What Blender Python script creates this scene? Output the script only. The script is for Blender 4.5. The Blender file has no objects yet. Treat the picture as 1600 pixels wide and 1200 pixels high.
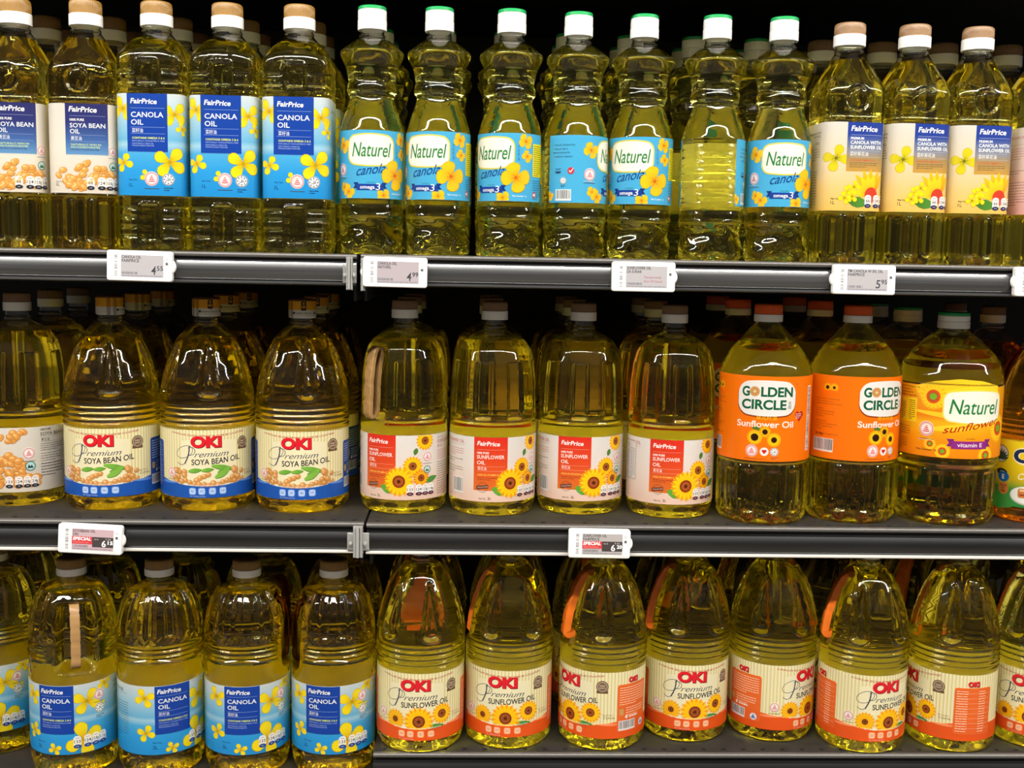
import bpy, math, random
from math import sin, cos, pi, radians, atan2, sqrt
from mathutils import Vector, Matrix
import numpy as np

SC = bpy.context.scene
COL = SC.collection

# ------------------------------------------------------------------ camera, world, lights
FOC = 1750.0
CAM_D, CAM_Z = 1.31, 1.35
pitch, yaw, roll = 0.113193, 0.038626, 0.018762
fw = Vector((sin(yaw)*cos(pitch), cos(yaw)*cos(pitch), -sin(pitch)))
rt = Vector((cos(yaw), -sin(yaw), 0.0))
up = rt.cross(fw)
rt2 = cos(roll)*rt + sin(roll)*up
up2 = -sin(roll)*rt + cos(roll)*up
cam_data = bpy.data.cameras.new('camera')
cam_data.sensor_width = 36.0
cam_data.lens = FOC/1600.0*36.0
cam_data.clip_start = 0.01
cam = bpy.data.objects.new('camera', cam_data)
m = Matrix.Identity(4)
for i in range(3):
    m[i][0] = rt2[i]; m[i][1] = up2[i]; m[i][2] = -fw[i]
m[0][3], m[1][3], m[2][3] = 0.0, -CAM_D, CAM_Z
cam.matrix_world = m
COL.objects.link(cam)
SC.camera = cam

world = bpy.data.worlds.new('shop_ambient')
world.use_nodes = True
world.node_tree.nodes['Background'].inputs[0].default_value = (1.0, 0.96, 0.9, 1)
world.node_tree.nodes['Background'].inputs[1].default_value = 0.10
SC.world = world

SC.view_settings.view_transform = 'Standard'
SC.view_settings.look = 'None'
SC.view_settings.gamma = 1.0
SC.view_settings.use_curve_mapping = False
SC.view_settings.exposure = 0.0

cy = SC.cycles
cy.use_denoising = True
cy.max_bounces = 20
cy.transmission_bounces = 16
cy.glossy_bounces = 6
cy.diffuse_bounces = 3
cy.transparent_max_bounces = 32
cy.volume_bounces = 0
cy.caustics_reflective = False
cy.caustics_refractive = True
cy.blur_glossy = 0.6
cy.sample_clamp_indirect = 30.0
cy.use_adaptive_sampling = True
cy.adaptive_threshold = 0.02

# three rows of ceiling strip lamps running along the aisle, with the small gaps between the tubes
def strip(x, y, z, power, w=1.15, d=0.075):
    l = bpy.data.lights.new('aisle_strip_lamp', 'AREA')
    l.shape = 'RECTANGLE'; l.size = w; l.size_y = d
    l.energy = power
    l.color = (1.0, 0.965, 0.90)
    o = bpy.data.objects.new('aisle_strip_lamp', l)
    o.location = (x, y, z)
    d_ = Vector((0, 0.55, -1)).normalized()
    o.rotation_euler = d_.to_track_quat('-Z', 'Y').to_euler()
    COL.objects.link(o)
for k in range(-3, 4):
    strip(k*1.2+0.05, -1.35, 2.75, 46)

# added wide fill light under the ceiling, brightening the bottles from above
l = bpy.data.lights.new('shop_ceiling_light', 'AREA'); l.shape = 'RECTANGLE'; l.size = 12.0; l.size_y = 8.0
l.energy = 45; l.color = (1.0, 0.96, 0.90)
o = bpy.data.objects.new('shop_ceiling_light', l); o.location = (0, -4.2, 3.15); COL.objects.link(o)

# ------------------------------------------------------------------ helpers
def srgb(h):
    if isinstance(h, str):
        h = h.lstrip('#'); v = [int(h[i:i+2], 16)/255 for i in (0, 2, 4)]
    else:
        v = list(h)
    return tuple((c/12.92 if c <= 0.04045 else ((c+0.055)/1.055)**2.4) for c in v)

def mat(name, color, rough=0.5, metal=0.0, spec=0.5, bump=0.0, bscale=200.0, coat=0.0, noise=0.0, nscale=(8, 8, 8)):
    m_ = bpy.data.materials.new(name); m_.use_nodes = True
    nt = m_.node_tree; b = nt.nodes['Principled BSDF']
    c = srgb(color)
    b.inputs['Base Color'].default_value = (*c, 1)
    b.inputs['Roughness'].default_value = rough
    b.inputs['Metallic'].default_value = metal
    b.inputs['Specular IOR Level'].default_value = spec
    b.inputs['Coat Weight'].default_value = coat
    b.inputs['Coat Roughness'].default_value = 0.08
    tc = nt.nodes.new('ShaderNodeTexCoord')
    if bump:
        n = nt.nodes.new('ShaderNodeTexNoise'); n.inputs['Scale'].default_value = bscale
        bp = nt.nodes.new('ShaderNodeBump'); bp.inputs['Strength'].default_value = bump; bp.inputs['Distance'].default_value = 0.001
        nt.links.new(tc.outputs['Object'], n.inputs['Vector'])
        nt.links.new(n.outputs['Fac'], bp.inputs['Height']); nt.links.new(bp.outputs['Normal'], b.inputs['Normal'])
    if noise:
        mp = nt.nodes.new('ShaderNodeMapping'); mp.inputs['Scale'].default_value = nscale
        n = nt.nodes.new('ShaderNodeTexNoise'); n.inputs['Scale'].default_value = 1.0; n.inputs['Detail'].default_value = 6
        r = nt.nodes.new('ShaderNodeValToRGB')
        r.color_ramp.elements[0].position = 0.3; r.color_ramp.elements[1].position = 0.75
        r.color_ramp.elements[0].color = (*[x*(1-noise) for x in c], 1)
        r.color_ramp.elements[1].color = (*[min(1, x*(1+noise)+0.01*noise) for x in c], 1)
        nt.links.new(tc.outputs['Object'], mp.inputs['Vector']); nt.links.new(mp.outputs[0], n.inputs['Vector'])
        nt.links.new(n.outputs['Fac'], r.inputs[0]); nt.links.new(r.outputs[0], b.inputs['Base Color'])
    return m_

def glass(name, color=(1, 1, 1), ior=1.48, rough=0.0, thin=0.0):
    m_ = bpy.data.materials.new(name); m_.use_nodes = True
    nt = m_.node_tree; nt.nodes.remove(nt.nodes['Principled BSDF'])
    g = nt.nodes.new('ShaderNodeBsdfGlass'); g.inputs['IOR'].default_value = ior
    g.inputs['Roughness'].default_value = rough; g.inputs['Color'].default_value = (*color, 1)
    if thin:
        t = nt.nodes.new('ShaderNodeBsdfTransparent'); mx = nt.nodes.new('ShaderNodeMixShader'); mx.inputs[0].default_value = thin
        nt.links.new(g.outputs[0], mx.inputs[1]); nt.links.new(t.outputs[0], mx.inputs[2])
        nt.links.new(mx.outputs[0], nt.nodes['Material Output'].inputs['Surface'])
    else: nt.links.new(g.outputs[0], nt.nodes['Material Output'].inputs['Surface'])
    return m_

def oil_mat(name, color, density):
    m_ = bpy.data.materials.new(name); m_.use_nodes = True
    nt = m_.node_tree; nt.nodes.remove(nt.nodes['Principled BSDF'])
    t = nt.nodes.new('ShaderNodeBsdfTransparent')
    a = nt.nodes.new('ShaderNodeVolumeAbsorption')
    a.inputs['Color'].default_value = (*color, 1); a.inputs['Density'].default_value = density
    nt.links.new(t.outputs[0], nt.nodes['Material Output'].inputs['Surface'])
    nt.links.new(a.outputs[0], nt.nodes['Material Output'].inputs['Volume'])
    return m_

def print_mat(name, rough=0.32, back='#e9e4da', transl=0.42):
    m_ = bpy.data.materials.new(name); m_.use_nodes = True
    nt = m_.node_tree; b = nt.nodes['Principled BSDF']
    b.inputs['Roughness'].default_value = rough
    b.inputs['Specular IOR Level'].default_value = 0.45
    at = nt.nodes.new('ShaderNodeAttribute'); at.attribute_name = 'print'
    ge = nt.nodes.new('ShaderNodeNewGeometry')
    mx = nt.nodes.new('ShaderNodeMix'); mx.data_type = 'RGBA'
    mx.inputs[7].default_value = (*srgb(back), 1)
    nt.links.new(ge.outputs['Backfacing'], mx.inputs[0])
    nt.links.new(at.outputs['Color'], mx.inputs[6])
    nt.links.new(mx.outputs[2], b.inputs['Base Color'])
    if transl:
        tr = nt.nodes.new('ShaderNodeBsdfTranslucent'); ms = nt.nodes.new('ShaderNodeMixShader')
        ms.inputs[0].default_value = transl
        nt.links.new(mx.outputs[2], tr.inputs['Color'])
        nt.links.new(b.outputs[0], ms.inputs[1]); nt.links.new(tr.outputs[0], ms.inputs[2])
        nt.links.new(ms.outputs[0], nt.nodes['Material Output'].inputs['Surface'])
    return m_

def mesh_from(name, verts, faces, material=None, smooth=True, sharp_angle=None):
    me = bpy.data.meshes.new(name)
    me.from_pydata([tuple(v) for v in verts], [], [tuple(f) for f in faces])
    if material: me.materials.append(material)
    if smooth:
        me.polygons.foreach_set('use_smooth', [True]*len(me.polygons))
        if sharp_angle is not None:
            me.set_sharp_from_angle(angle=radians(sharp_angle))
    me.update()
    return me

def link(name, me, parent=None, loc=(0, 0, 0), rz=0.0):
    o = bpy.data.objects.new(name, me); COL.objects.link(o)
    o.location = loc; o.rotation_euler = (0, 0, rz)
    if parent: o.parent = parent
    return o

def thing(name, label, cat, loc=(0, 0, 0), rz=0.0, group=None):
    o = link(name, None, None, loc, rz)
    o['label'] = label; o['category'] = cat
    if group: o['group'] = group
    return o

def structure(name, me, loc=(0, 0, 0)):
    o = link(name, me, None, loc); o['kind'] = 'structure'; return o

class MB:
    def __init__(s): s.v = []; s.f = []
    def box(s, x0, y0, z0, x1, y1, z1):
        i = len(s.v)
        s.v += [(x0,y0,z0),(x1,y0,z0),(x1,y1,z0),(x0,y1,z0),(x0,y0,z1),(x1,y0,z1),(x1,y1,z1),(x0,y1,z1)]
        s.f += [(i,i+3,i+2,i+1),(i+4,i+5,i+6,i+7),(i,i+1,i+5,i+4),(i+1,i+2,i+6,i+5),(i+2,i+3,i+7,i+6),(i+3,i,i+4,i+7)]
        return s
    def extrude_x(s, prof, x0, x1):
        """closed (y,z) outline, anticlockwise seen from +X, swept along X with end caps"""
        n = len(prof); i = len(s.v)
        s.v += [(x0, y, z) for y, z in prof] + [(x1, y, z) for y, z in prof]
        for k in range(n):
            a, b = i+k, i+(k+1) % n
            s.f.append((a, b, b+n, a+n))
        s.f.append(tuple(i+k for k in range(n))[::-1]); s.f.append(tuple(i+n+k for k in range(n)))
        return s
    def lathe(s, prof, seg=48, cx=0, cy_=0, rfun=None):
        i = len(s.v); n = len(prof)
        for r, z in prof:
            for k in range(seg):
                a = 2*pi*k/seg; rr = r if rfun is None else rfun(r, z, a)
                s.v.append((cx+rr*sin(a), cy_-rr*cos(a), z))
        for j in range(n-1):
            for k in range(seg):
                a = i+j*seg+k; b = i+j*seg+(k+1) % seg
                s.f.append((a, b, b+seg, a+seg))
        s.f.append(tuple(i+k for k in range(seg))[::-1]); s.f.append(tuple(i+(n-1)*seg+k for k in range(seg)))
        return s
    def build(s, name, material, smooth=False, ang=35):
        return mesh_from(name, s.v, s.f, material, smooth, ang if smooth else None)

def rounded_box(w, d, h, r, seg=4):
    """plate in the XZ plane (width w, height h, rounded corners r), thickness d along Y, small front bevel; centre origin"""
    def outline(ins):
        pts = []
        for cxs, czs, a0 in ((1, 1, 0), (-1, 1, pi/2), (-1, -1, pi), (1, -1, 3*pi/2)):
            for k in range(seg+1):
                a = a0+pi/2*k/seg
                pts.append((cxs*(w/2-r)+(r-ins)*cos(a), czs*(h/2-r)+(r-ins)*sin(a)))
        return pts
    rings = [(0.0012, -d/2), (0.0003, -d/2+0.0004), (0, -d/2+0.0012), (0, d/2)]
    v = []; f = []; n = None
    for ins, y in rings:
        o = outline(ins); n = len(o); v += [(x, y, z) for x, z in o]
    for j in range(len(rings)-1):
        for k in range(n):
            a = j*n+k; b = j*n+(k+1) % n
            f.append((a, a+n, b+n, b))
    f.append(tuple(range(n))); f.append(tuple(range((len(rings)-1)*n, len(rings)*n))[::-1])
    f = [tuple(reversed(q)) if False else q for q in f]
    return v, f

# ------------------------------------------------------------------ flat print as thin cut-out layers (inks on a label)
_tc = {}
def text_mesh(s, bold=0.0, res=2):
    k = (s, round(bold, 3), res)
    if k in _tc: return _tc[k]
    cu = bpy.data.curves.new('lettering', 'FONT'); cu.body = s; cu.resolution_u = res; cu.offset = bold
    cu.fill_mode = 'FRONT'
    ob = bpy.data.objects.new('lettering', cu)
    me = bpy.data.meshes.new_from_object(ob)
    V = [(v.co.x, v.co.y) for v in me.vertices]; F = [tuple(p.vertices) for p in me.polygons]
    T = []
    for p in F:
        for i in range(1, len(p)-1): T.append((p[0], p[i], p[i+1]))
    bpy.data.meshes.remove(me); bpy.data.objects.remove(ob); bpy.data.curves.remove(cu)
    if V:
        x0 = min(v[0] for v in V); x1 = max(v[0] for v in V); y0 = min(v[1] for v in V); y1 = max(v[1] for v in V)
    else: x0 = x1 = y0 = y1 = 0
    out = (V, T, x0, x1, y0, y1); _tc[k] = out
    return out

class Sheet:
    STEP = 3.2
    def __init__(s): s.polys = []; s.L = 0; s.clip = None; s.n = 0
    def up(s, n=1): s.L += n; return s
    def add(s, P, C, L):
        if s.clip:
            P, C = clip_box(P, C, s.clip)
            if len(P) < 3: return
        s.polys.append((P, C, L+(s.n % 29)/30.0))
    def poly(s, pts, c, c2=None, L=None):
        """convex polygon, one colour or a list of colours per corner"""
        cc = [srgb(c)]*len(pts) if not isinstance(c, list) else [srgb(q) for q in c]
        s.n += 1
        s.add([(p[0], p[1]) for p in pts], cc, s.L if L is None else L)
    def rect(s, x0, y0, x1, y1, c): s.poly([(x0, y0), (x1, y0), (x1, y1), (x0, y1)], c)
    def grad(s, x0, x1, stops):
        """vertical gradient, stops = [(v, colour)...] from the bottom up"""
        for (v0, a), (v1, b) in zip(stops, stops[1:]):
            s.poly([(x0, v0), (x1, v0), (x1, v1), (x0, v1)], [a, a, b, b])
    def ell(s, cx, cy_, rx, ry, c, n=20, rot=0.0):
        cr, sr = cos(rot), sin(rot); P = []
        for k in range(n):
            a = 2*pi*k/n; x, y = rx*cos(a), ry*sin(a); P.append((cx+x*cr-y*sr, cy_+x*sr+y*cr))
        s.poly(P, c)
    def ring(s, cx, cy_, r, w, c, n=24, rx=None):
        for k in range(n):
            a, b = 2*pi*k/n, 2*pi*(k+1)/n
            s.poly([(cx+r*cos(a), cy_+r*sin(a)), (cx+r*cos(b), cy_+r*sin(b)), (cx+(r-w)*cos(b), cy_+(r-w)*sin(b)), (cx+(r-w)*cos(a), cy_+(r-w)*sin(a))][::1], c)
    def rrect(s, x0, y0, x1, y1, r, c, n=4, bulge=0.0):
        P = []
        mx, my = (x0+x1)/2, (y0+y1)/2
        for sx, sy, a0 in ((1, 1, 0), (-1, 1, pi/2), (-1, -1, pi), (1, -1, 1.5*pi)):
            for k in range(n+1):
                a = a0+pi/2*k/n
                P.append([mx+sx*((x1-x0)/2-r)+r*cos(a), my+sy*((y1-y0)/2-r)+r*sin(a)])
        if bulge:
            Q = []
            for i in range(len(P)):
                a, b = P[i], P[(i+1) % len(P)]; Q.append(a)
                if abs(a[0]-b[0]) > (x1-x0)*.3:
                    for t in (.15, .3, .45, .6, .75, .88): Q.append([a[0]+(b[0]-a[0])*t, a[1]])
            P = [[x, y+(1 if y > my else -1)*bulge*(1-((x-mx)/((x1-x0)/2))**2)*min(1, abs(y-my)/((y1-y0)*.3))] for x, y in Q]
        s.poly(P, c)
    def stroke(s, pts, w, c):
        for (x0, y0), (x1, y1) in zip(pts, pts[1:]):
            dx, dy = x1-x0, y1-y0; l = sqrt(dx*dx+dy*dy) or 1
            nx, ny = -dy/l*w/2, dx/l*w/2; ex, ey = dx/l*w*.2, dy/l*w*.2
            s.poly([(x0-nx-ex, y0-ny-ey), (x1-nx+ex, y1-ny+ey), (x1+nx+ex, y1+ny+ey), (x0+nx-ex, y0+ny-ey)], c)
    def text(s, t, x, y, h, c, w=None, bold=0.0, shear=0.0, align='L', warp=None, vert=False):
        """baseline-left at x,y; h is the height of a capital, w squeezes the run to that width"""
        V, T, x0, x1, y0, y1 = text_mesh(t, bold, 5 if h > 6 else 2)
        if not V: return
        k = h/0.70
        kx = k if w is None else w/(x1-x0)
        W = (x1-x0)*kx
        ox = x - (0 if align == 'L' else W/2 if align == 'C' else W)
        col = srgb(c); P = []
        for vx, vy in V:
            px = (vx-x0)*kx + vy*k*shear; py = vy*k
            if vert: px, py = -py, px; qx, qy = x+px, y+py
            else: qx, qy = ox+px, y+py
            if warp: qx, qy = warp(qx, qy)
            P.append((qx, qy))
        s.n += 1
        for a, b, d in T: s.add([P[a], P[b], P[d]], [col]*3, s.L)
    def para(s, x0, x1, y, n, gap, c, h=0.55, seed=1, last=0.6):
        """fine print too small to read: broken bars"""
        R = random.Random(seed)
        for k in range(n):
            x = x0; e = x1 if k < n-1 else x0+(x1-x0)*last
            while x < e-0.6:
                w = min(R.uniform(1.4, 5.5), e-x)
                s.rect(x, y-k*gap, x+w, y-k*gap+h, c); x += w+0.6
    def barcode(s, x0, y0, x1, y1, vert=False, seed=3, bg='#e8e6e2', fg='#3a3a3a'):
        s.rect(x0-.8, y0-.8, x1+.8, y1+.8, bg); s.up()
        R = random.Random(seed)
        a, b = (y0, y1) if vert else (x0, x1)
        p = a
        while p < b-0.3:
            w = R.choice((.3, .45, .7, .9)); q = min(p+w, b)
            if vert: s.rect(x0, p, x1, q, fg)
            else: s.rect(p, y0+(1.5 if y1-y0 > 8 else 0), q, y1, fg)
            p = q+R.choice((.35, .5, .8))
    def petal(s, cx, cy_, ang, L, W, c, c0=None, tip=0.5):
        ca, sa = cos(ang), sin(ang); P = []
        prof = [(0, .12), (.25, .55), (.5, .9), (.72, 1), (.9, .72), (1, .22)] if tip > 0.3 else [(0, .35), (.25, .85), (.5, 1), (.75, .7), (.92, .3), (1, 0.02)]
        up_ = [(L*a, W/2*b) for a, b in prof]; pts = [(x, -y) for x, y in up_] + up_[::-1]
        pts = [(cx+x*ca-y*sa, cy_+x*sa+y*ca) for x, y in pts]
        if c0 is None: s.poly(pts, c)
        else:
            n = len(prof); A, Bc = srgb(c0), srgb(c); m0 = s.n
            for i in range(n-1):
                f0, f1 = min(1, prof[i][0]/.6), min(1, prof[i+1][0]/.6); q = [pts[i], pts[i+1], pts[2*n-2-i], pts[2*n-1-i]]
                a, b = _lerp(A, Bc, f0), _lerp(A, Bc, f1); s.add(q, [a, b, b, a], s.L)
            s.n += 1
    def flower4(s, cx, cy_, r, rot=0.3, c='#f4dc18', c0='#d8a810', centre='#b89a10', wide=0.68):
        for k in range(4):
            a = rot+k*pi/2+(0.12 if k % 2 else -0.08)
            s.petal(cx, cy_, a, r*1.04, r*wide*1.08, '#c8a408'); 
        s.up()
        for k in range(4):
            a = rot+k*pi/2+(0.12 if k % 2 else -0.08)
            s.petal(cx, cy_, a, r, r*wide, c, c0)
        s.up(); s.ell(cx, cy_, r*.13, r*.13, centre, 8)
        for k in range(6):
            a = k*pi/3+.2; s.stroke([(cx, cy_), (cx+r*.3*cos(a), cy_+r*.3*sin(a))], r*.035, centre)
        s.L -= 1
    def sunflower(s, cx, cy_, r, disc='#8a3a12', c1='#f8cc10', c2='#f59a10', n=17, core='#5a2408', rd=.40):
        for k in range(n): s.petal(cx, cy_, 2*pi*k/n, r, r*.34, c2, '#e07808', 0.2)
        s.up()
        for k in range(n): s.petal(cx, cy_, 2*pi*(k+.5)/n, r*.94, r*.27, c1, '#f08a08', 0.2)
        s.up(); s.ell(cx, cy_, r*rd, r*rd, disc, 20)
        s.up(); s.ell(cx, cy_, r*rd*.72, r*rd*.72, '#b05a28' if disc != '#2a1408' else '#3a1c0c', 16)
        for k in range(14):
            a = k*2.4; q = r*rd*.6*sqrt((k+1)/14); s.ell(cx+q*cos(a), cy_+q*sin(a), r*.035, r*.035, core, 5)
        s.up(); s.ell(cx, cy_, r*rd*.3, r*rd*.3, core, 10)
        s.L -= 4
    def beans(s, pts, rx, ry, c='#e0a050', hi='#f4c98c', sh='#a8642a', seed=2):
        R = random.Random(seed)
        for i, (x, y) in enumerate(pts):
            a = R.uniform(-.9, .9); k = R.uniform(.85, 1.12)
            s.L += (i % 5)*3
            s.ell(x+.15, y-.3, rx*k*1.04, ry*k*1.06, sh, 12, a); s.up()
            s.ell(x, y, rx*k*.98, ry*k*.96, c, 12, a); s.up()
            s.ell(x-rx*.2, y+ry*.28, rx*k*.5, ry*k*.38, hi, 9, a)
            s.L -= 2+(i % 5)*3
    def hcs(s, x, y, r):
        s.rrect(x-r, y-r*1.02, x+r, y+r*1.05, r*.98, '#f3ece8'); s.up()
        s.ring(x, y, r*.95, r*.12, '#c8606a', 20); s.ring(x, y, r*.74, r*.05, '#c8606a', 18)
        for k, wk in enumerate((.5, .38, .26, .13)):
            yy = y-r*.36+k*r*.24
            s.poly([(x-r*wk, yy), (x, yy-r*.1), (x+r*wk, yy), (x+r*wk*.75, yy+r*.13), (x, yy+r*.04), (x-r*wk*.75, yy+r*.13)][:6], '#d03040')
        s.L -= 1
        s.rect(x-r*1.05, y-r*1.42, x+r*1.05, y-r*1.34, '#584848')
    def halal(s, x, y, r):
        s.ell(x, y, r, r, '#f2f0ec'); s.up(); s.ring(x, y, r*.95, r*.1, '#30343c')
        for k in range(8):
            a = pi/4*k; s.poly([(x+r*.55*cos(a-.3), y+r*.55*sin(a-.3)), (x+r*.55*cos(a+.3), y+r*.55*sin(a+.3)), (x+r*.82*cos(a), y+r*.82*sin(a))], '#30343c')
        s.up(); s.ell(x, y, r*.55, r*.55, '#f2f0ec')
        s.up(); s.stroke([(x-r*.4, y-.1*r), (x-r*.1, y-.25*r), (x+r*.15, y-.05*r), (x+r*.4, y-.15*r)], r*.1, '#30343c')
        s.stroke([(x-r*.05, y+.35*r), (x, y-.1*r)], r*.1, '#30343c'); s.stroke([(x+r*.22, y+.3*r), (x+.22*r, y-.05*r)], r*.1, '#30343c')
        s.L -= 3
        s.para(x-r*.7, x+r*.9, y-r*1.45, 2, r*.35, '#2a3a5a', h=r*.12, seed=7)
    def pill(s, x, y, w, h, t, dark='#1c2c50', t2='9%'):
        s.rrect(x-w/2, y, x+w/2, y+h, w*.42, '#f0eeea'); s.up()
        s.text(t, x, y+h*.42, h*.24, '#2c2c34', w=w*.82 if len(t) > 2 else w*.6, align='C', bold=.01)
        s.rect(x-w*.25, y+h*.8, x+w*.25, y+h*.84, '#8a8a90')
        s.ell(x, y+h*.15, w*.5, h*.16, dark, 14); s.up()
        s.text(t2, x, y+h*.11, h*.1, '#e8e8ee', align='C'); s.L -= 2
    def build(s, name, pos, material, gap=0.02, base=0.28):
        """pos(u, v) -> (point, outward normal) in mm"""
        V = []; Cc = []; F = []; idx = {}
        cc_ = {}
        def colpos(k):
            if k not in cc_: cc_[k] = pos(k*s.STEP, 0.0)
            return cc_[k]
        def vid(x, y, c, L):
            k = (round(x, 3), round(y, 3), round(L, 3), round(c[0], 3), round(c[1], 3), round(c[2], 3))
            i = idx.get(k)
            if i is None:
                i = len(V); idx[k] = i
                k0_ = math.floor(x/s.STEP+1e-6); t_ = x/s.STEP-k0_
                if s.STEP > 1e3 or t_ < 1e-4: p, n = pos(x, y)
                else:
                    (pa, na), (pb, nb) = colpos(k0_), colpos(k0_+1)
                    p = _lerp(pa, pb, t_); n = _lerp(na, nb, t_); p = (p[0], p[1], pos(x, y)[0][2])
                o = base+L*gap
                V.append(((p[0]+n[0]*o)*.001, (p[1]+n[1]*o)*.001, (p[2]+n[2]*o)*.001)); Cc.append((*c, 1.0))
            return i
        st = s.STEP
        for P, C, L in s.polys:
            A = 0
            for i in range(len(P)):
                a, b = P[i], P[(i+1) % len(P)]; A += a[0]*b[1]-b[0]*a[1]
            if abs(A) < 1e-5: continue
            if A < 0: P = P[::-1]; C = C[::-1]
            x0 = min(p[0] for p in P); x1 = max(p[0] for p in P)
            k0, k1 = math.floor(x0/st+1e-6), math.ceil(x1/st-1e-6)
            if st > 1e3: k0, k1 = 0, 1
            if k1-k0 <= 1: parts = [(P, C)]
            else:
                parts = []; rest = (P, C)
                for k in range(k0+1, k1):
                    l, rest = split(rest[0], rest[1], k*st)
                    if len(l[0]) > 2: parts.append(l)
                    if len(rest[0]) < 3: break
                if len(rest[0]) > 2: parts.append(rest)
            for PP, CC in parts:
                ids = []
                for p, c in zip(PP, CC):
                    i = vid(p[0], p[1], c, L)
                    if not ids or (ids[-1] != i and ids[0] != i): ids.append(i)
                if len(ids) > 2 and len(set(ids)) == len(ids): F.append(ids)
        me = mesh_from(name, V, F, material, True)
        at = me.color_attributes.new('print', 'FLOAT_COLOR', 'POINT')
        at.data.foreach_set('color', np.array(Cc, dtype=np.float32).ravel())
        return me

def _lerp(a, b, t): return tuple(x+(y-x)*t for x, y in zip(a, b))
def split(P, C, x):
    l, lc, r, rc = [], [], [], []
    n = len(P)
    for i in range(n):
        p, q = P[i], P[(i+1) % n]; c, d = C[i], C[(i+1) % n]
        if p[0] <= x: l.append(p); lc.append(c)
        if p[0] >= x: r.append(p); rc.append(c)
        if (p[0] < x < q[0]) or (q[0] < x < p[0]):
            t = (x-p[0])/(q[0]-p[0]); m_ = (x, p[1]+(q[1]-p[1])*t); mc = _lerp(c, d, t)
            l.append(m_); lc.append(mc); r.append(m_); rc.append(mc)
    return (l, lc), (r, rc)
def clip_box(P, C, box):
    x0, y0, x1, y1 = box
    def T(P): return [(-p[0], p[1]) for p in P]
    def S(P): return [(p[1], p[0]) for p in P]
    if min(p[0] for p in P) < x0: _, (P, C) = split(P, C, x0)
    if P and max(p[0] for p in P) > x1: (P, C), _ = split(P, C, x1)
    if P and min(p[1] for p in P) < y0:
        _, (Q, C) = split(S(P), C, y0); P = S(Q)
    if P and max(p[1] for p in P) > y1:
        (Q, C), _ = split(S(P), C, y1); P = S(Q)
    return P, C

# ------------------------------------------------------------------ label artwork (u mm round the bottle, v mm up from the label's lower edge)
SER = '#26303e'
def fp_logo(s, x, y, w, c='#f4f2ee'):
    s.text('FairPrice', x, y, w*.185, c, w=w, bold=.03, shear=.18, warp=lambda a, b: (a, b-.06*(a-x)*0.35))

def zig(s, x0, x1, v, c):
    n = int((x1-x0)/2.2)
    for k in range(n):
        a = x0+(x1-x0)*k/n; b = x0+(x1-x0)*(k+1)/n
        s.poly([(a, v), ((a+b)/2, v-1.1), (b, v)], c)

def pod(s, x, y, L, W, a, c='#6fa83a', sh='#3f7a22'):
    s.petal(x, y-.5, a, L, W, sh, None, .2); s.up(); s.petal(x, y, a, L, W*.9, c, '#8cc24c', .2)
    s.L -= 1

def sheet_soya1():
    s = Sheet()
    s.grad(-145, 145, [(0, '#d9cfc0'), (50, '#e2dacd'), (101, '#d8d2ca')]); s.up()
    s.grad(-15, 32, [(44, '#5f8fbd'), (60, '#3f62a0'), (80, '#2b3270'), (101, '#2a2a62')]); zig(s, -15, 32, 44, '#5f8fbd')
    s.up(2)
    W = '#f4f2ee'
    fp_logo(s, -11, 92, 31)
    for v in (87, 65.5, 58.5): s.rect(-10, v, 29, v+.35, '#8f98c0')
    s.text('100% PURE', -10, 81.5, 2.6, W, w=16, bold=.03)
    s.text('SOYA BEAN', -10, 74, 5, W, w=39, bold=.012)
    s.text('OIL', -10, 67.3, 5, W, w=11, bold=.012)
    s.text('黄豆油', -9, 60, 3.6, W, w=12, bold=0)
    s.text('NATURALLY HIGH IN', -9, 54, 2, '#c8dc90', w=33, bold=.02)
    s.text('POLYUNSATURATES', -9, 51, 2, '#c8dc90', w=32, bold=.02)
    s.text('NATURALLY CHOLESTEROL FREE', -9, 48.4, 1.4, '#20284a', w=31, bold=.01)
    s.up(2)
    R = random.Random(4); pts = []
    for k in range(60):
        t = R.random(); x = -14+t*54; top = 40-abs(x-12)*.62
        pts.append((x, 7+R.random()*max(6, top-9)))
    pts.sort(key=lambda p: -p[1])
    pts += [(-19, 26), (-24, 20), (-16, 13), (-12, 9), (-6, 7), (2, 6)]
    s.beans(pts, 4.6, 3.3, '#e0a24e', '#f2c684', '#b0702c')
    s.up(14)
    for x, t, t2 in ((12, '66', 'kcal'), (24, '124', '6%'), (33, '13.8g', '20%'), (41.5, '2.4g', '11%')): s.pill(x, 4, 8.6, 14.5, t, '#22242e', t2)
    s.hcs(37.5, 48, 5.4); s.ell(37.5, 31, 5, 5, '#2c6a5c', 20); s.up(); s.ell(37.5, 31, 4.2, 4.2, '#cfe0d4', 18); s.up()
    s.poly([(34.5, 28.5), (40.5, 28.5), (39, 32), (37.5, 30.6), (36, 32.6)], '#2c6a5c'); s.L -= 2
    s.text('Net Vol.:', -27, 12, 1.8, '#3a3230', w=9); s.text('1L', -27, 8, 3.4, '#3a3230')
    s.para(-66, -47, 92, 26, 3.2, '#6a625c', seed=3); s.para(54, 84, 92, 26, 3.2, '#6a625c', seed=5)
    s.para(88, 130, 90, 24, 3.3, '#6a625c', seed=6)
    return s

def canola_bg(s, w, h):
    s.grad(-w, w, [(0, '#1f8fd6'), (h*.25, '#2b9be0'), (h*.42, '#4aaae0'), (h*.5, '#9fcbe2'), (h*.55, '#6cb4dc'), (h*.8, '#a9cde0'), (h, '#cfd8dc')]); s.up()

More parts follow.
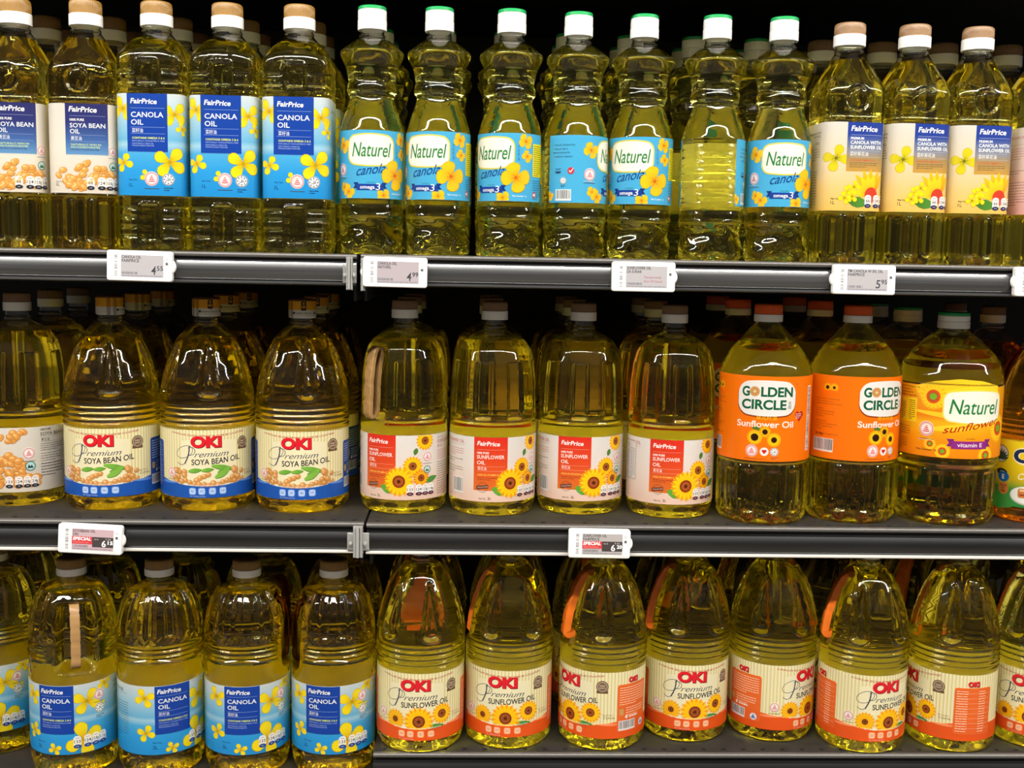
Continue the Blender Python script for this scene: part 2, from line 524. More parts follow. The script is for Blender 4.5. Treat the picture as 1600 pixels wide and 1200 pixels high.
def sheet_canola1():
    s = Sheet(); canola_bg(s, 160, 115)
    s.flower4(-29, 98, 15, .5); s.flower4(30, 92, 15, .9); s.flower4(39, 76, 8, .2)
    s.flower4(-29, 37, 11, 1.2)
    s.up(3)
    s.rect(-24, 50, 22, 115, '#123f9c'); zig(s, -24, 22, 50, '#123f9c'); s.up(2)
    W = '#f4f4f2'
    fp_logo(s, -20, 104, 30)
    for v in (98.5, 77, 69.8): s.rect(-20, v, 19, v+.35, '#8fa8dc')
    s.text('CANOLA', -19.5, 88.5, 5.8, W, w=37, bold=.014)
    s.text('OIL', -19.5, 80, 5.8, W, w=14, bold=.014)
    s.text('菜籽油', -18.5, 71.4, 3.8, W, w=12.5, bold=0)
    s.text('CONTAINS OMEGA 3 & 6', -18.5, 64, 2.3, '#dce878', w=37, bold=.025)
    s.text('NATURALLY CHOLESTEROL FREE', -18.5, 61, 1.6, '#a8bce8', w=37)
    s.text('NATURALLY HIGH IN', -18.5, 58, 1.6, '#a8bce8', w=24)
    s.text('MONOUNSATURATES', -18.5, 55.6, 1.6, '#a8bce8', w=25)
    s.up(2); s.flower4(24, 38, 18.5, .95); s.flower4(-2, 22, 8, .4)
    s.up(4); s.hcs(3, 19, 8); s.halal(22, 18.5, 7)
    s.text('Net Vol.:', -23, 17, 2, '#123a6a', w=10); s.text('1L', -23, 10, 4, '#123a6a')
    s.text('CANOLA OIL', 50, 100, 3.2, '#22445c', w=22, bold=.02)
    s.para(50, 78, 92, 26, 3.3, '#2a5674', seed=8); s.para(-76, -46, 96, 26, 3.3, '#2a5674', seed=9)
    s.barcode(84, 8, 104, 22); s.para(84, 120, 96, 20, 3.3, '#2a5674', seed=10)
    return s

def naturel_logo(s, x0, y0, x1, y1, bd='#e2cf52', bulge=2.0):
    s.rrect(x0-1.6, y0-1.6, x1+1.6, y1+1.6, 9, bd, 6, bulge); s.up()
    s.rrect(x0, y0, x1, y1, 8, '#f1efe6', 6, bulge); s.up()
    w = x1-x0; h = (y1-y0)
    s.text('Naturel', x0+w*.08+.5, y0+h*.24-.5, h*.56, '#b9c9b4', w=w*.82, bold=.006, shear=.16); s.up()
    s.text('Naturel', x0+w*.08, y0+h*.24, h*.56, '#1f7a3c', w=w*.82, bold=.004, shear=.16)
    s.L -= 3

def ribbon(s, x0, x1, y0, y1, c, sh):
    d = (y1-y0)
    s.poly([(x0, y0+d*.3), (x0+d*.9, y0+d*.3), (x0+d*.9, y1+d*.25), (x0, y1+d*.25), (x0+d*.35, y0+d*.78)][:5], sh)
    s.poly([(x1-d*.9, y0+d*.3), (x1, y0+d*.3), (x1-d*.35, y0+d*.78), (x1, y1+d*.25), (x1-d*.9, y1+d*.25)], sh); s.up()
    s.rrect(x0+d*.6, y0, x1-d*.6, y1, .4, c); s.L -= 1

def sheet_naturel():
    s = Sheet()
    s.rrect(-92, 0, 69, 78, 2.5, '#4aaede'); s.up()
    kw = dict(c='#f7c61a', c0='#f09c14', centre='#c86a10', wide=.95)
    for x, y, r, a in ((-38, 61, 9.5, .3), (41, 69, 9, .5), (43, 52, 7, .1), (-36, 13, 6.5, .5), (-29, 7.5, 8.5, .1), (14, 4, 8, .8), (-90, 8, 6, .3)):
        s.clip = (-92, .4, 69, 77.6); s.flower4(x, y, r, a, **kw)
    s.clip = None
    s.up(4)
    naturel_logo(s, -28, 41, 26, 70, bulge=3)
    s.up(4)
    s.text('canola', -19, 28, 11, '#123f86', w=34, shear=.35, bold=.004, warp=lambda a, b: (a, b+.13*(a+1)))
    s.up(); s.flower4(29, 27, 17, .15, **kw); s.up(3)
    ribbon(s, -22, 18, 9.5, 16.5, '#1a3f94', '#123272'); s.up(2)
    s.text('omega', -13.5, 11, 4.2, '#f2f2f0', w=17, bold=.02); s.text('3', 4.5, 9.8, 7.6, '#f2f2f0', w=5, shear=.1)
    s.text('contains', -6, 18, 1.7, '#1c7a6a', w=10)
    s.text('Net Content : 1L', 25, 5, 2, '#f0f0ee', w=18, bold=.01)
    for k in range(4): s.text('芥花籽油'[k], 30.5, 61-k*4.6, 3.0, '#3b6cae', w=2.6)
    s.hcs(-39.5, 33, 7)
    s.text('LESS IN SATURATED FAT', -47, 24.4, 1.1, '#e8ecee', w=15)
    s.rect(51, 29, 69, 67, '#efd91e'); s.up(); s.para(52.5, 67.5, 64, 15, 2.4, '#5a5420', seed=11, h=.7); s.L -= 1
    s.para(51.5, 67, 24, 9, 2.6, '#1c4a7c', seed=12)
    s.ell(54, 8, 2.6, 3.6, '#d8404a', 14); s.up(); s.rect(52.4, 6.6, 55.6, 9.4, '#f0e8e8'); s.L -= 1
    c = '#1f3f66'
    for v, t in ((66, '✓ Naturally Cholesterol Free'), (61.4, '✓ Naturally High in'), (57.2, '   Monounsaturated Fat'), (52.6, '✓ Suitable for Vegetarian')):
        s.text(t, -85, v, 1.9, c, w=len(t)*.98, bold=.006)
    s.ell(-78, 37, 4.4, 3.2, '#153a5c', 16); s.up(); s.rect(-82.6, 36.2, -73.4, 42, '#4aaede'); s.text('TRUST', -81.6, 37.4, 2.2, '#153a5c', w=7.4, bold=.03); s.L -= 1
    s.ell(-62, 37, 4, 4, '#d03440', 16); s.up(); s.stroke([(-64, 37), (-62.4, 35.2), (-59.6, 39.4)], 1, '#f4eeee'); s.L -= 1
    s.halal(-71, 25.5, 4); s.barcode(-80, 3, -62, 14.5)
    return s

def bouquet(s, x, y, k=1.0):
    s.petal(x-13*k, y+2*k, -.15, 24*k, 13*k, '#4f8a34', '#3c7028', .2)
    for a in (1.25, 1.6, 1.9, 1.0, 2.25): s.petal(x+13*k, y+9*k, a, 30*k, 8*k, '#f5b51a', '#e8641a', .2)
    s.up()
    for a in (1.42, 1.75, 2.1, 2.6, 3.0): s.petal(x+13*k, y+9*k, a, 24*k, 8*k, '#f9cf22', '#f08a1a', .2)
    s.up(); s.ell(x+14*k, y+9*k, 8*k, 9*k, '#c8402a', 18)
    for i in range(4):
        a, b = ((-14, 12), (-7, 18), (-9, 7), (-18, 5))[i]; s.flower4(x+a*k, y+b*k, 7.5*k, .4+i, c='#f2de1c', c0='#e4b414', centre='#8a7a10')
    s.L -= 2

def sheet_premium():
    s = Sheet()
    s.grad(-145, 145, [(0, '#eebf5e'), (25, '#e9c67c'), (60, '#e0d0b2'), (103, '#dbd5ce')]); s.up()
    s.flower4(-23, 61, 15.5, 1.35, c='#d8cc1c', c0='#b8ac14', centre='#77741a')
    s.up(3)
    s.grad(-11, 36, [(46, '#c39640'), (62, '#a3895c'), (68, '#8a8a90'), (80, '#5a6a9a'), (88, '#243f96'), (103, '#1f3a92')]); s.up(2)
    W = '#f2f2f0'
    fp_logo(s, -7, 93, 32)
    for v in (88, 70, 62.6): s.rect(-7, v, 32, v+.35, '#b8bcd0')
    s.text('PREMIUM', -7, 83, 2.8, W, w=16, bold=.03)
    s.text('CANOLA WITH', -7, 77.8, 3.9, W, w=38, bold=.025)
    s.text('SUNFLOWER OIL', -7, 72.2, 3.9, W, w=40, bold=.025)
    s.text('菜籽葵花油', -7, 64.4, 3.9, W, w=22, bold=0)
    s.text('CONTAINS OMEGA 3 & 6', -7, 58, 2.1, '#c8503a', w=32, bold=.02)
    s.para(-7, 27, 55.6, 3, 2.3, '#3a3432', seed=20)
    s.text('Net Vol.:', -27, 13, 1.9, '#2c2420', w=10, bold=.02); s.text('1L', -27, 7.5, 4, '#2c2420')
    s.up(2); bouquet(s, 7, 10); s.up(4)
    s.pill(17.5, 4, 8, 15, '66', '#28285c', 'kcal'); s.pill(28, 4, 8, 15, '124', '#28285c', '6%'); s.pill(37, 4, 8, 15, '13g', '#28285c', '20%')
    c = '#4a4450'
    s.text('PREMIUM CANOLA WITH', -78, 90, 2.6, c, w=34, bold=.01); s.text('SUNFLOWER OIL', -66, 86, 2.6, c, w=22, bold=.01)
    for v in (83.5, 75): s.rect(-76, v, -43, v+.3, '#8a8078')
    s.text('菜籽葵花油', -60, 77.5, 3, c, w=14)
    s.para(-74, -44, 72, 5, 3, c, seed=21); s.para(-74, -50, 46, 14, 3.2, c, seed=22)
    s.barcode(-102, 6, -84, 26, True); s.rect(-104, 40, -82, 84, '#8a8480'); s.up(); s.rect(-103.5, 40.5, -82.5, 83.5, '#e2dacb'); s.up(); s.para(-102.5, -84, 80, 16, 2.4, c, seed=23); s.L -= 2
    return s

def sheet_pink1():
    s = Sheet()
    s.grad(-145, 145, [(0, '#e2a59c'), (50, '#e2c0b6'), (103, '#e2d8d2')]); s.up()
    s.text('100% PURE SUNFLOWER OIL', -82, 90, 3, '#c0606a', w=57, bold=.01)
    s.rect(-78, 83, -25, 83.3, '#b08080')
    s.para(-70, -28, 78, 5, 3, '#c0606a', seed=24); s.para(-70, -30, 52, 2, 3, '#4a3434', seed=25); s.para(-70, -34, 38, 9, 3.3, '#4a3434', seed=26)
    s.petal(-34, 23, .35, 26, 12, '#4d8a3a', '#3c7030', .2); s.up(2); s.sunflower(4, 28, 19)
    s.up(5); s.grad(14, 60, [(46, '#e07828'), (103, '#e03020')])
    return s

def sheet_soya2():
    s = Sheet()
    s.grad(-180, 180, [(0, '#d6ccbe'), (80, '#ddd6cc')]); s.up()
    s.grad(-76, -34, [(22, '#5f8fbd'), (80, '#2a2a62')]); s.up()
    R = random.Random(9)
    pts = [(-9, 74), (-13, 69), (-6, 70), (-2, 73), (2, 75), (-15, 64), (-9, 65), (-24, 68)]
    for k in range(70):
        x = -38+R.random()*56; pts.append((x, 8+R.random()*max(8, 40-abs(x+14)*.75)))
    s.beans(sorted(pts, key=lambda p: -p[1]), 5.2, 3.8, '#dd9a4a', '#f0c07c', '#a8642c', seed=3)
    s.up(15)
    for x, t, t2 in ((-15, '133', 'kcal'), (-4, '124', '6%'), (5.5, '13.8g', '20%'), (14.5, '2.4g', '11%')): s.pill(x, 5.5, 8.6, 14.5, t, '#22242e', t2)
    s.hcs(8, 48, 7); s.ell(9.5, 32, 6, 6, '#2c6a6c', 20); s.up(); s.ell(9.5, 32, 5, 5, '#bfe0da', 18); s.up(); s.poly([(6, 29.5), (13, 29.5), (11, 33.5), (9.5, 31.5), (7.5, 34)], '#1c3c44'); s.L -= 2
    c = '#3a3436'
    s.text('100% PURE', 22, 75, 2.4, c, w=14, bold=.03); s.text('SOYA BEAN OIL', 22, 68.5, 4.4, c, w=46, bold=.012)
    s.rect(22, 67, 70, 67.3, '#888888'); s.text('黄豆油', 23, 62, 3.2, c, w=11)
    s.rect(22, 60.6, 70, 60.9, '#888888')
    s.para(22, 60, 58, 4, 2.6, c, seed=31); s.para(22, 56, 46, 4, 3, c, seed=32); s.para(22, 56, 33, 5, 3.6, c, h=.9, seed=33)
    s.para(80, 120, 70, 18, 3, c, seed=34)
    return s

def oki(s, x, y, h, w):
    s.text('OKI', x+.7, y-.7, h, '#6a1420', w=w, bold=.06); s.up(); s.text('OKI', x, y, h, '#e6202e', w=w, bold=.055); s.L -= 1

def script_premium(s, x, y, w, c='#3a3c54'):
    k = w/48.0
    P = []
    for i in range(30):
        a = .35*pi+i/29*2.0*pi; P.append((x+k*(7+9*cos(a)), y+k*(8.5+6.2*sin(a)+.25*(9*cos(a)))))
    s.stroke(P, .55*k, '#4a4c60'); 
    P = [(x+k*(12.5-5.5*t+1.6*sin(t*3)), y+k*(15-19*t)) for t in [i/12 for i in range(13)]]
    s.stroke(P, 1.3*k, c)
    P = [(x+k*(7-8*t), y+k*(-4+.9*sin(t*pi)*-2+1.2*t)) for t in [i/6 for i in range(7)]]; s.stroke(P, .6*k, c)
    P = [(x+k*(14+4.5*cos(a)), y+k*(9.5+4.2*sin(a))) for a in [2.3-i*.42 for i in range(12)]]; s.stroke(P, .6*k, c)
    s.text('remium', x+17.5*k, y+2.5*k, 6.0*k, c, w=34*k, shear=.55, bold=-.002, warp=lambda a, b: (a, b+.03*(a-x)))

def sheet_oki(kind, R_, variant=0):
    soya = kind == 'soya'
    half = pi*R_; s = Sheet()
    band = '#1f55b0' if soya else '#e2551a'; panel = '#2a4c9c' if soya else '#e4672a'
    s.rect(-half, 0, half, 84, '#f3e9c2')
    s.up()
    n = int(2*half/4.2)
    for k in range(n):
        u = -half+2*half*k/n
        if abs(u+1) < 34: 
            s.rect(u, 70+(1-(u/34)**2)*2, u+1.7, 84, '#d8cb8c')
        else: s.rect(u, 0, u+1.7, 84, '#d8cb8c')
    s.up()
    s.text('A POPULAR SELLING BRAND IN OVER 80 COUNTRIES', -47, 77.5, 2.3, '#b04a3c', w=94, bold=.02, warp=lambda a, b: (a, b-2.2+.0016*a*a))
    oki(s, -21, 63, 12.5, 37)
    s.up(2)
    script_premium(s, -37, 46.6, 56)
    def arch(a, b): return (a, b+.0022*(a+26)**2*.5)
    s.text('SOYA BEAN OIL' if soya else 'SUNFLOWER OIL', -20, 40.6, 6.8, '#24242e', w=60, bold=.018, warp=arch)
    s.ell(45, 66, 7.6, 7.6, '#6a5238', 22); s.rect(38, 57.5, 52, 61, '#6a5238'); s.up(); s.ell(45, 66, 6.4, 6.4, '#b8a890', 20); s.up(); s.ell(45, 66, 5.2, 5.2, '#7a5c44', 20); s.up()
    s.text('FINEST', 45, 66.4, 1.7, '#d8c8b0', w=7, align='C', bold=.03); s.text('QUALITY', 45, 63.6, 1.7, '#d8c8b0', w=8, align='C', bold=.03); s.L -= 3
    if soya:
        Rr = random.Random(5)
        pod(s, -24, 33, 17, 6, .12); pod(s, -8, 34, 15, 5.5, .1); pod(s, 4, 40, 30, 7, -.22); pod(s, 26, 36, -16, 6, .3); pod(s, 8, 25, 20, 8, .45, '#86b848')
        s.up(3)
        pts = []
        for sx in (-1, 1):
            for k in range(13): pts.append((sx*(30+Rr.uniform(-1, 14)), 36-Rr.random()*17))
        for k in range(11): pts.append((-28+k*5.6, 21-4.5*sin(k/10*pi)+Rr.uniform(-1.5, 1.5)))
        pts += [(-10, 25), (-5, 27), (0, 29), (-14, 22)]
        s.beans(sorted(pts, key=lambda p: -p[1]), 3.5, 3.2, '#d89850', '#f0c48c', '#9c6430', seed=6)
        s.up(15)
    else:
        s.sunflower(-28, 25, 13, '#2c1c10', '#f4c018', '#eca014', rd=.28)
        s.up(5); pod(s, 10, 15, 24, 9, .1, '#4e8c30', '#33661e'); s.up(2)
        s.sunflower(31, 32, 13.5, '#7a3c1c'); s.up(5)
        s.sunflower(2, 24, 19, '#7a3418'); s.up(5)
        for a in (-1.1, -1.5, -1.9): s.petal(2, 14, a, 15, 9, '#fbd016', '#f4a80e')
        s.up(2)
    s.hcs(-48, 30, 6)
    s.text('Net Volume:', 46, 29.5, 1.7, '#7a5a3a', w=13); s.text('2 Litres', 47, 25.5, 3, '#7a5a3a', w=14)
    # the wave band along the foot
    N = 64
    def top(u):
        if abs(u) > 100: return 16
        return 14+8*abs(sin(u/95*pi*.5))**1.6*(1 if abs(u) < 95 else 0) + (0 if abs(u) < 95 else 6)
    for k in range(N):
        a = -half+2*half*k/N; b = -half+2*half*(k+1)/N
        ta, tb = 14+7.5*min(1, (abs(a)/62)**1.8), 14+7.5*min(1, (abs(b)/62)**1.8)
        s.poly([(a, 0), (b, 0), (b, tb), (a, ta)], band)
    s.up()
    hi = '#6d9ae0' if soya else '#f6a06a'
    for sg in (-1, 1):
        s.petal(sg*78, 18, 0 if sg < 0 else pi, 42, 3.4, hi, band, .2)
    s.up()
    s.text('High in Polyunsaturated Fat • Naturally Cholesterol Free', -30, 14.6, 1.7, '#e8e6e4', w=60, bold=.02, warp=lambda a, b: (a, b+.0016*a*a))
    for x in (-19, -8, 4.5, 17):
        s.rrect(x-4.2, 4, x+4.2, 12.6, 2.2, '#8fb0e8' if soya else '#f49a60'); s.up(); s.rrect(x-3.3, 5, x+3.3, 11.6, 1.8, '#c8dcf6' if soya else '#fad0ac'); s.up()
        s.para(x-2.2, x+2.2, 9, 2, 1.8, '#3c5ca0' if soya else '#c06a40', h=.7, seed=int(x)+40, last=1); s.L -= 2
    s.text('Per 10.2ml serving', -22, 1.6, 1.3, '#e0e0e0', w=18)
    s.up()
    fg = '#c8d4ee' if soya else '#fad8b8'
    for side in (-1, 1):
        x0, x1 = (-113, -65) if side < 0 else (64, 112)
        s.rrect(x0, 8, x1, 68, 3, panel)
        if not soya: oki(s, x0+15, 70, 6, 15)
        s.up(2)
        table = (side < 0) == (variant == 0)
        if table:
            for k in range(17):
                s.para(x0+2.5, x0+25, 63-k*3.2, 1, 1, fg, seed=50+k, h=.9); s.para(x0+30, x1-2.5, 63-k*3.2, 1, 1, fg, seed=80+k, h=.8)
            for k in range(8): s.rect(x0+2, 60.8-k*6.4, x1-2, 61-k*6.4, fg)
        else:
            s.para(x0+3, x1-3, 63, 8, 3, fg, seed=61, h=.9); s.para(x0+12, x1-6, 37, 4, 3, fg, seed=62, h=.9)
            s.rrect(x0+3, 29, x0+9, 37, 1, '#c8a05c'); s.ell(x0+13, 26, 2, 2, '#f2e4da', 12); s.para(x0+17, x0+31, 25, 1, 1, '#f2e4da', h=2, seed=63, last=1)
            s.barcode(x0+3, 10, x0+26, 21)
            s.ell(x1-9, 14, 4.5, 4.5, '#dfe6ee', 16); s.up(); s.poly([(x1-12, 11.5), (x1-6, 11.5), (x1-9, 17.5)], '#5a7ab0'); s.L -= 1
        s.L -= 2
    return s

def sheet_fpsun(variant=0):
    s = Sheet()
    s.grad(-171, 171, [(0, '#efc9b6'), (40, '#e9dad2'), (80, '#e4deda')]); s.up()
    s.grad(-22, 20, [(14, '#d9702a'), (45, '#d94a22'), (80, '#d62c20')]); s.up()
    W = '#f6efe8'
    fp_logo(s, -18, 70, 28)
    for v in (64.5, 43.8, 38.2): s.rect(-18, v, 17, v+.35, '#f0a088')
    s.text('100% PURE', -18, 59.5, 2.5, W, w=15, bold=.03)
    s.text('SUNFLOWER', -18, 53.5, 4.5, W, w=34, bold=.014); s.text('OIL', -18, 46.5, 4.5, W, w=10.5, bold=.014)
    s.text('葵花油', -17, 39.7, 3.3, W, w=11, bold=0)
    s.text('HIGH IN VITAMIN E', -17, 32.6, 2, '#f4c858', w=26, bold=.02); s.para(-17, 10, 29.5, 2, 2.2, '#6a2412', seed=71)
    s.ring(-10.5, 18, 6.6, .4, '#5a3c34', 20); s.ring(-10.5, 18, 5, .3, '#5a3c34', 18)
    s.up(); s.poly([(-18, 15), (-3.4, 17), (-3.6, 21.4), (-18.2, 19.4)], '#4a2c28'); s.up(); s.text('SINGAPORE', -17, 16.4, 2.1, '#d8a088', w=13, bold=.03, warp=lambda a, b: (a, b+.13*(a+17))); s.L -= 2
    s.text('Net Vol.:', -15, 3, 1.9, '#3a2c28', w=9, bold=.02); s.text('2L', -4, 3, 3, '#3a2c28', bold=.02)
    s.up(2); s.clip = (-171, 0, 171, 79.7)
    s.sunflower(57, 73, 12.5, '#8a5020'); s.petal(46, 64, -1.9, 9, 6, '#4e7a30', None, .2)
    s.sunflower(41, 42, 13, '#8a5a28'); s.up(3); s.sunflower(52, 27, 11, '#8a4018', '#f0b414', '#e07a12'); s.petal(58, 22, .3, 18, 8, '#4f8a3c', None, .2); s.up(3)
    s.petal(20, 12, 2.9, 20, 13, '#63a83c', '#3f7a24', .3); s.up(2)
    s.sunflower(24, 23, 19.5, '#8a3414', '#f6d216', '#f0a214'); s.up(5); s.clip = None
    for x, t, t2 in ((38, '133', 'kcal'), (49, '124', '6%'), (57.5, '13.8g', '20%'), (66, '1.4g', '7%')): s.pill(x, 5.5, 8.4, 14, t, '#5a2434', t2)
    s.hcs(60, 53, 6); s.ell(60, 37, 5, 5, '#3c6a4c', 18); s.up(); s.ell(60, 37, 4.1, 4.1, '#cfe0d4', 16); s.up(); s.poly([(57.4, 34.8), (62.6, 34.8), (61.4, 38), (60, 36.6), (58.4, 38.4)], '#3c6a4c'); s.L -= 2
    pk = '#c06a74'; c = '#4a3c3c'
    s.text('100% PURE', 76, 74.5, 2, pk, w=12); s.text('SUNFLOWER OIL', 76, 68.5, 4.2, pk, w=42, bold=.01); s.text('葵花油', 76, 63, 3.2, pk, w=11)
    s.para(76, 112, 59, 5, 2.6, pk, seed=72); s.para(76, 112, 44, 14, 3, c, seed=73)
    s.text('SUNFLOWER OIL', -80, 71, 4.0, pk, w=44, bold=.01); s.rect(-78, 68.5, -36, 68.8, '#b0a0a0')
    if variant == 0:
        s.para(-76, -37, 63, 4, 2.7, pk, seed=74); s.para(-76, -38, 50, 2, 3, c, seed=75); s.para(-76, -38, 40, 3, 3, c, seed=76); s.barcode(-55, 9, -38, 27)
    else:
        s.rect(-70, 26, -44, 74, '#5a5250'); s.up(); s.rect(-69.6, 26.4, -44.4, 73.6, '#e6dcd6'); s.up(); s.para(-68, -60, 69, 17, 2.5, c, seed=77); s.para(-56, -46, 64, 15, 2.5, c, seed=78); s.L -= 2
    return s

def sheet_golden():
    s = Sheet(); O = '#fb7608'
    s.rect(-182, 0, 182, 103, O); s.up()
    s.rrect(-33, 56.4, 39, 93.4, 13, '#8a3a0c', 6, 3.4); s.up(); s.rrect(-32.4, 58, 38.6, 95, 13, '#eeece6', 6, 3.2); s.up()
    g = '#0f5a38'
    s.text('G', -27.5, 79, 11, g, w=9.5, bold=.035); s.ell(-12, 84.5, 6, 6, '#b87832', 22); s.up(); s.ring(-12, 84.5, 5.2, .5, '#e8c88a', 20)
    for a in range(4):
        t = a*pi/4; s.stroke([(-12-3.6*cos(t), 84.5-3.6*sin(t)), (-12+3.6*cos(t), 84.5+3.6*sin(t))], .5, '#f0dcae')
    s.L -= 1
    s.text('LDEN', -4.5, 79, 11, g, w=39, bold=.035)
    s.text('CIRCLE', -27.5, 63.5, 11, g, w=54, bold=.035)
    s.text('金', 29, 69.5, 3.4, g, w=4); s.text('圈', 29, 64.5, 3.4, g, w=4)
    s.L -= 2
    s.text('TM', 38, 93, 1.6, '#4a2a12')
    s.text('葵花籽油', 3, 51, 4.6, '#f6c41c', w=24, align='C', bold=0)
    s.text('Sunflower Oil', 2, 41.5, 7.6, '#f7efe6', w=70, align='C', bold=.018)
    s.sunflower(2, 36, 8, '#2a1408', '#e8b414', '#c88a10', core='#180c04'); s.petal(-4, 39, 3.0, 10, 5, '#4a7a24', None, .2); s.up(4)
    s.sunflower(-10, 29, 10, '#2a1408', '#f4c814', '#e0a010', core='#180c04', rd=.46); s.sunflower(13, 26.5, 9.2, '#2a1408', '#f4c814', '#e0a010', core='#180c04', rd=.38)
    s.L -= 4
    s.hcs(-13, 12.5, 7.2); s.ell(2, 12, 5.2, 5.2, '#efeae6'); s.up(); heart(s, 2, 12, 3.6, '#c81c2c'); s.L -= 1; s.halal(14, 12, 5.2)
    heart(s, 46, 55, 8.5, '#b02420'); s.up(); s.para(40.5, 49.5, 57, 3, 2.4, '#e8c8c0', h=1.1, seed=90); s.L -= 1
    s.barcode(63, 12, 70, 90, True)
    c = '#8a3a10'
    s.sunflower(-72, 88, 6, '#2a1408', '#f0b414', '#e09010', core='#180c04', rd=.4); s.sunflower(-63, 88, 6, '#2a1408', '#f0b414', '#e09010', core='#180c04', rd=.3)
    s.up(5); s.rect(-82, 79, -52, 84.5, O); s.L -= 4
    s.text('Sunflower Oil', -67, 80, 2.6, c, w=22, align='C', shear=.2)
    for i, t in enumerate(['Rich Source in Saturated', 'Fat as compared to', 'regular Refined Oil Content', '', 'Contains', 'Polyunsaturated Fats', 'Excellent Source of', 'Vitamin E', '', '100% Natural', 'Suitable for Vegetarian', 'Non-frying & Bread', 'Cooking', '', 'Suitable for Vegetarians']):
        if t: s.text(t, -88, 73-i*3.1, 1.5, c, w=len(t)*1.35, bold=.004)
    s.text('2L Net', -88, 28.5, 3, '#5a1c08', bold=.03)
    s.barcode(-90, 9, -62, 24)
    s.para(-22, 22, 2.4, 1, 1, '#8a3a10', seed=91)
    return s

def heart(s, x, y, r, c):
    s.ell(x-r*.38, y+r*.25, r*.42, r*.42, c, 14); s.ell(x+r*.38, y+r*.25, r*.42, r*.42, c, 14)
    s.poly([(x-r*.76, y+r*.1), (x, y-r*.85), (x+r*.76, y+r*.1), (x, y+r*.35)], c)

def sheet_natsun():
    s = Sheet()
    s.grad(-200, 200, [(0, '#f58a0e'), (20, '#f6960e'), (42, '#f9b81a'), (50, '#f28a12'), (87, '#f7a814')]); s.up()
    for k in range(10):
        s.petal(66, 84, pi+.03*k, 110-k*2, 26-k*2, '#f9c620' if k % 2 else '#fbd028', '#fbd62c', .2)
    s.petal(60, 46, 3.05, 110, 7, '#fbd22c', '#f7b01c', .2); s.petal(60, 43, 3.25, 90, 9, '#fbd22c', '#f7b01c', .2)
    s.up(); s.clip = (-110, .4, 110, 86.6)
    kw = dict(core='#5a9a20', c1='#f9d024', c2='#f7b81c', disc='#d8501a', rd=.5)
    for x, y, r in ((-18, 74, 17), (-19, 16, 8), (-4, 8, 10), (72, 36, 18), (50, 4, 12)): s.sunflower(x, y, r, **kw); s.up(5); s.ell(x, y, r*.26, r*.24, '#7cb42a', 14); s.L -= 5
    s.clip = None; s.up(6)
    naturel_logo(s, -5, 47, 71, 79, '#e8d858', 3.5); s.up(4)
    s.text('sunflower', -5, 30, 9, '#b02a12', w=72, shear=.4, bold=.006, warp=lambda a, b: (a, b+.17*(a+5)))
    ribbon(s, 0, 56, 12, 21.5, '#8a2c86', '#7a2478'); s.up(2)
    s.text('vitamin E', 28, 14.5, 5, '#f4ecf2', w=31, align='C', bold=.01); s.text('contains', 28, 24, 1.8, '#8a3a10', w=11, align='C')
    s.hcs(-24, 34, 9); s.text('LESS IN SATURATED FAT', -34, 20, 1.3, '#f4e8d8', w=20)
    s.text('Net Content : 2L', -36, 7.5, 2.2, '#5a2a0c', w=26, bold=.02)
    s.rect(-66, 40, -38, 70, '#f2d21c'); s.up(); s.para(-64, -56, 63, 9, 2.5, '#5a4a14', seed=92, h=.8); s.para(-50, -40, 66, 10, 2.5, '#5a4a14', seed=93, h=.8); s.L -= 1
    for i, t in enumerate(['Naturally Cholesterol Free', 'Naturally High in', 'Polyunsaturated Fat', 'Suitable for Vegetarian']): s.text(t, -68, 83-i*3.6, 1.9, '#5a3a10', w=len(t)*1.25, bold=.01)
    s.para(-100, -70, 66, 9, 3, '#6a3a10', seed=94); s.para(-84, -46, 34, 5, 3, '#6a3a10', seed=95); s.para(-74, -50, 18, 5, 2.8, '#6a3a10', seed=96)
    s.ell(-82, 14, 3, 3.4, '#c8301c', 12)
    return s

def sheet_corn():
    s = Sheet()
    s.grad(-180, 180, [(0, '#2f8a3c'), (22, '#4f9a38'), (34, '#d6b81c'), (60, '#f2d416'), (84, '#f2dc28')]); s.up()
    s.petal(-80, 10, -.02, 70, 30, '#3f9444', '#2f8a3c', .2)
    s.ell(-46, 64, 11, 11, '#3a3830', 24); s.up(); s.ell(-46, 64, 10.2, 10.2, '#d8d2c8', 24); s.up()
    for a in range(9): s.petal(-46, 57, pi/2+(a-4)*.33, 14-abs(a-4)*.6, 3.4, '#3c4a34', None, .2)
    s.L -= 2
    s.text('Ca', -29, 56, 17, '#f2ead0', w=36, bold=.09); s.up(); s.text('Ca', -28, 57, 15.5, '#1c2c4a', w=33, bold=.05)
    s.ell(-44, 41, 8.6, 4.4, '#23302c', 18); s.up(); s.ell(-41, 35.5, 8.6, 6.6, '#1c62b0', 18); s.up(); s.text('E', -41, 32.6, 5.6, '#f0f0ee', align='C', bold=.03); s.text('VITAMIN', -43, 41, 1.6, '#d8d8c8', w=8, align='C'); s.L -= 2
    s.ell(-40, 21, 8, 8, '#d8803a', 20); s.up()
    for v, t in ((23.4, 'TRANS'), (19.8, 'FAT'), (16.2, 'FREE')): s.text(t, -40, v, 2.3, '#6a2c12', align='C', bold=.03)
    s.L -= 1
    s.text('Corn Oil', -22, 35, 8, '#f4ecd8', w=38, shear=.3, bold=.012)
    s.ell(-8, 15, 22, 12, '#c8c4b8', 28); s.up(); s.ell(-8, 16, 21, 11, '#f0ece4', 28); s.up()
    s.rrect(-20, 12, 6, 24, 3, '#c87838'); s.up(); s.rrect(-18, 20, 4, 23, 1, '#f0c890'); s.rrect(-18, 15, 4, 16.5, .6, '#8a3c1c'); s.ell(-2, 12, 8, 4.5, '#e8a04a'); s.L -= 3
    return s

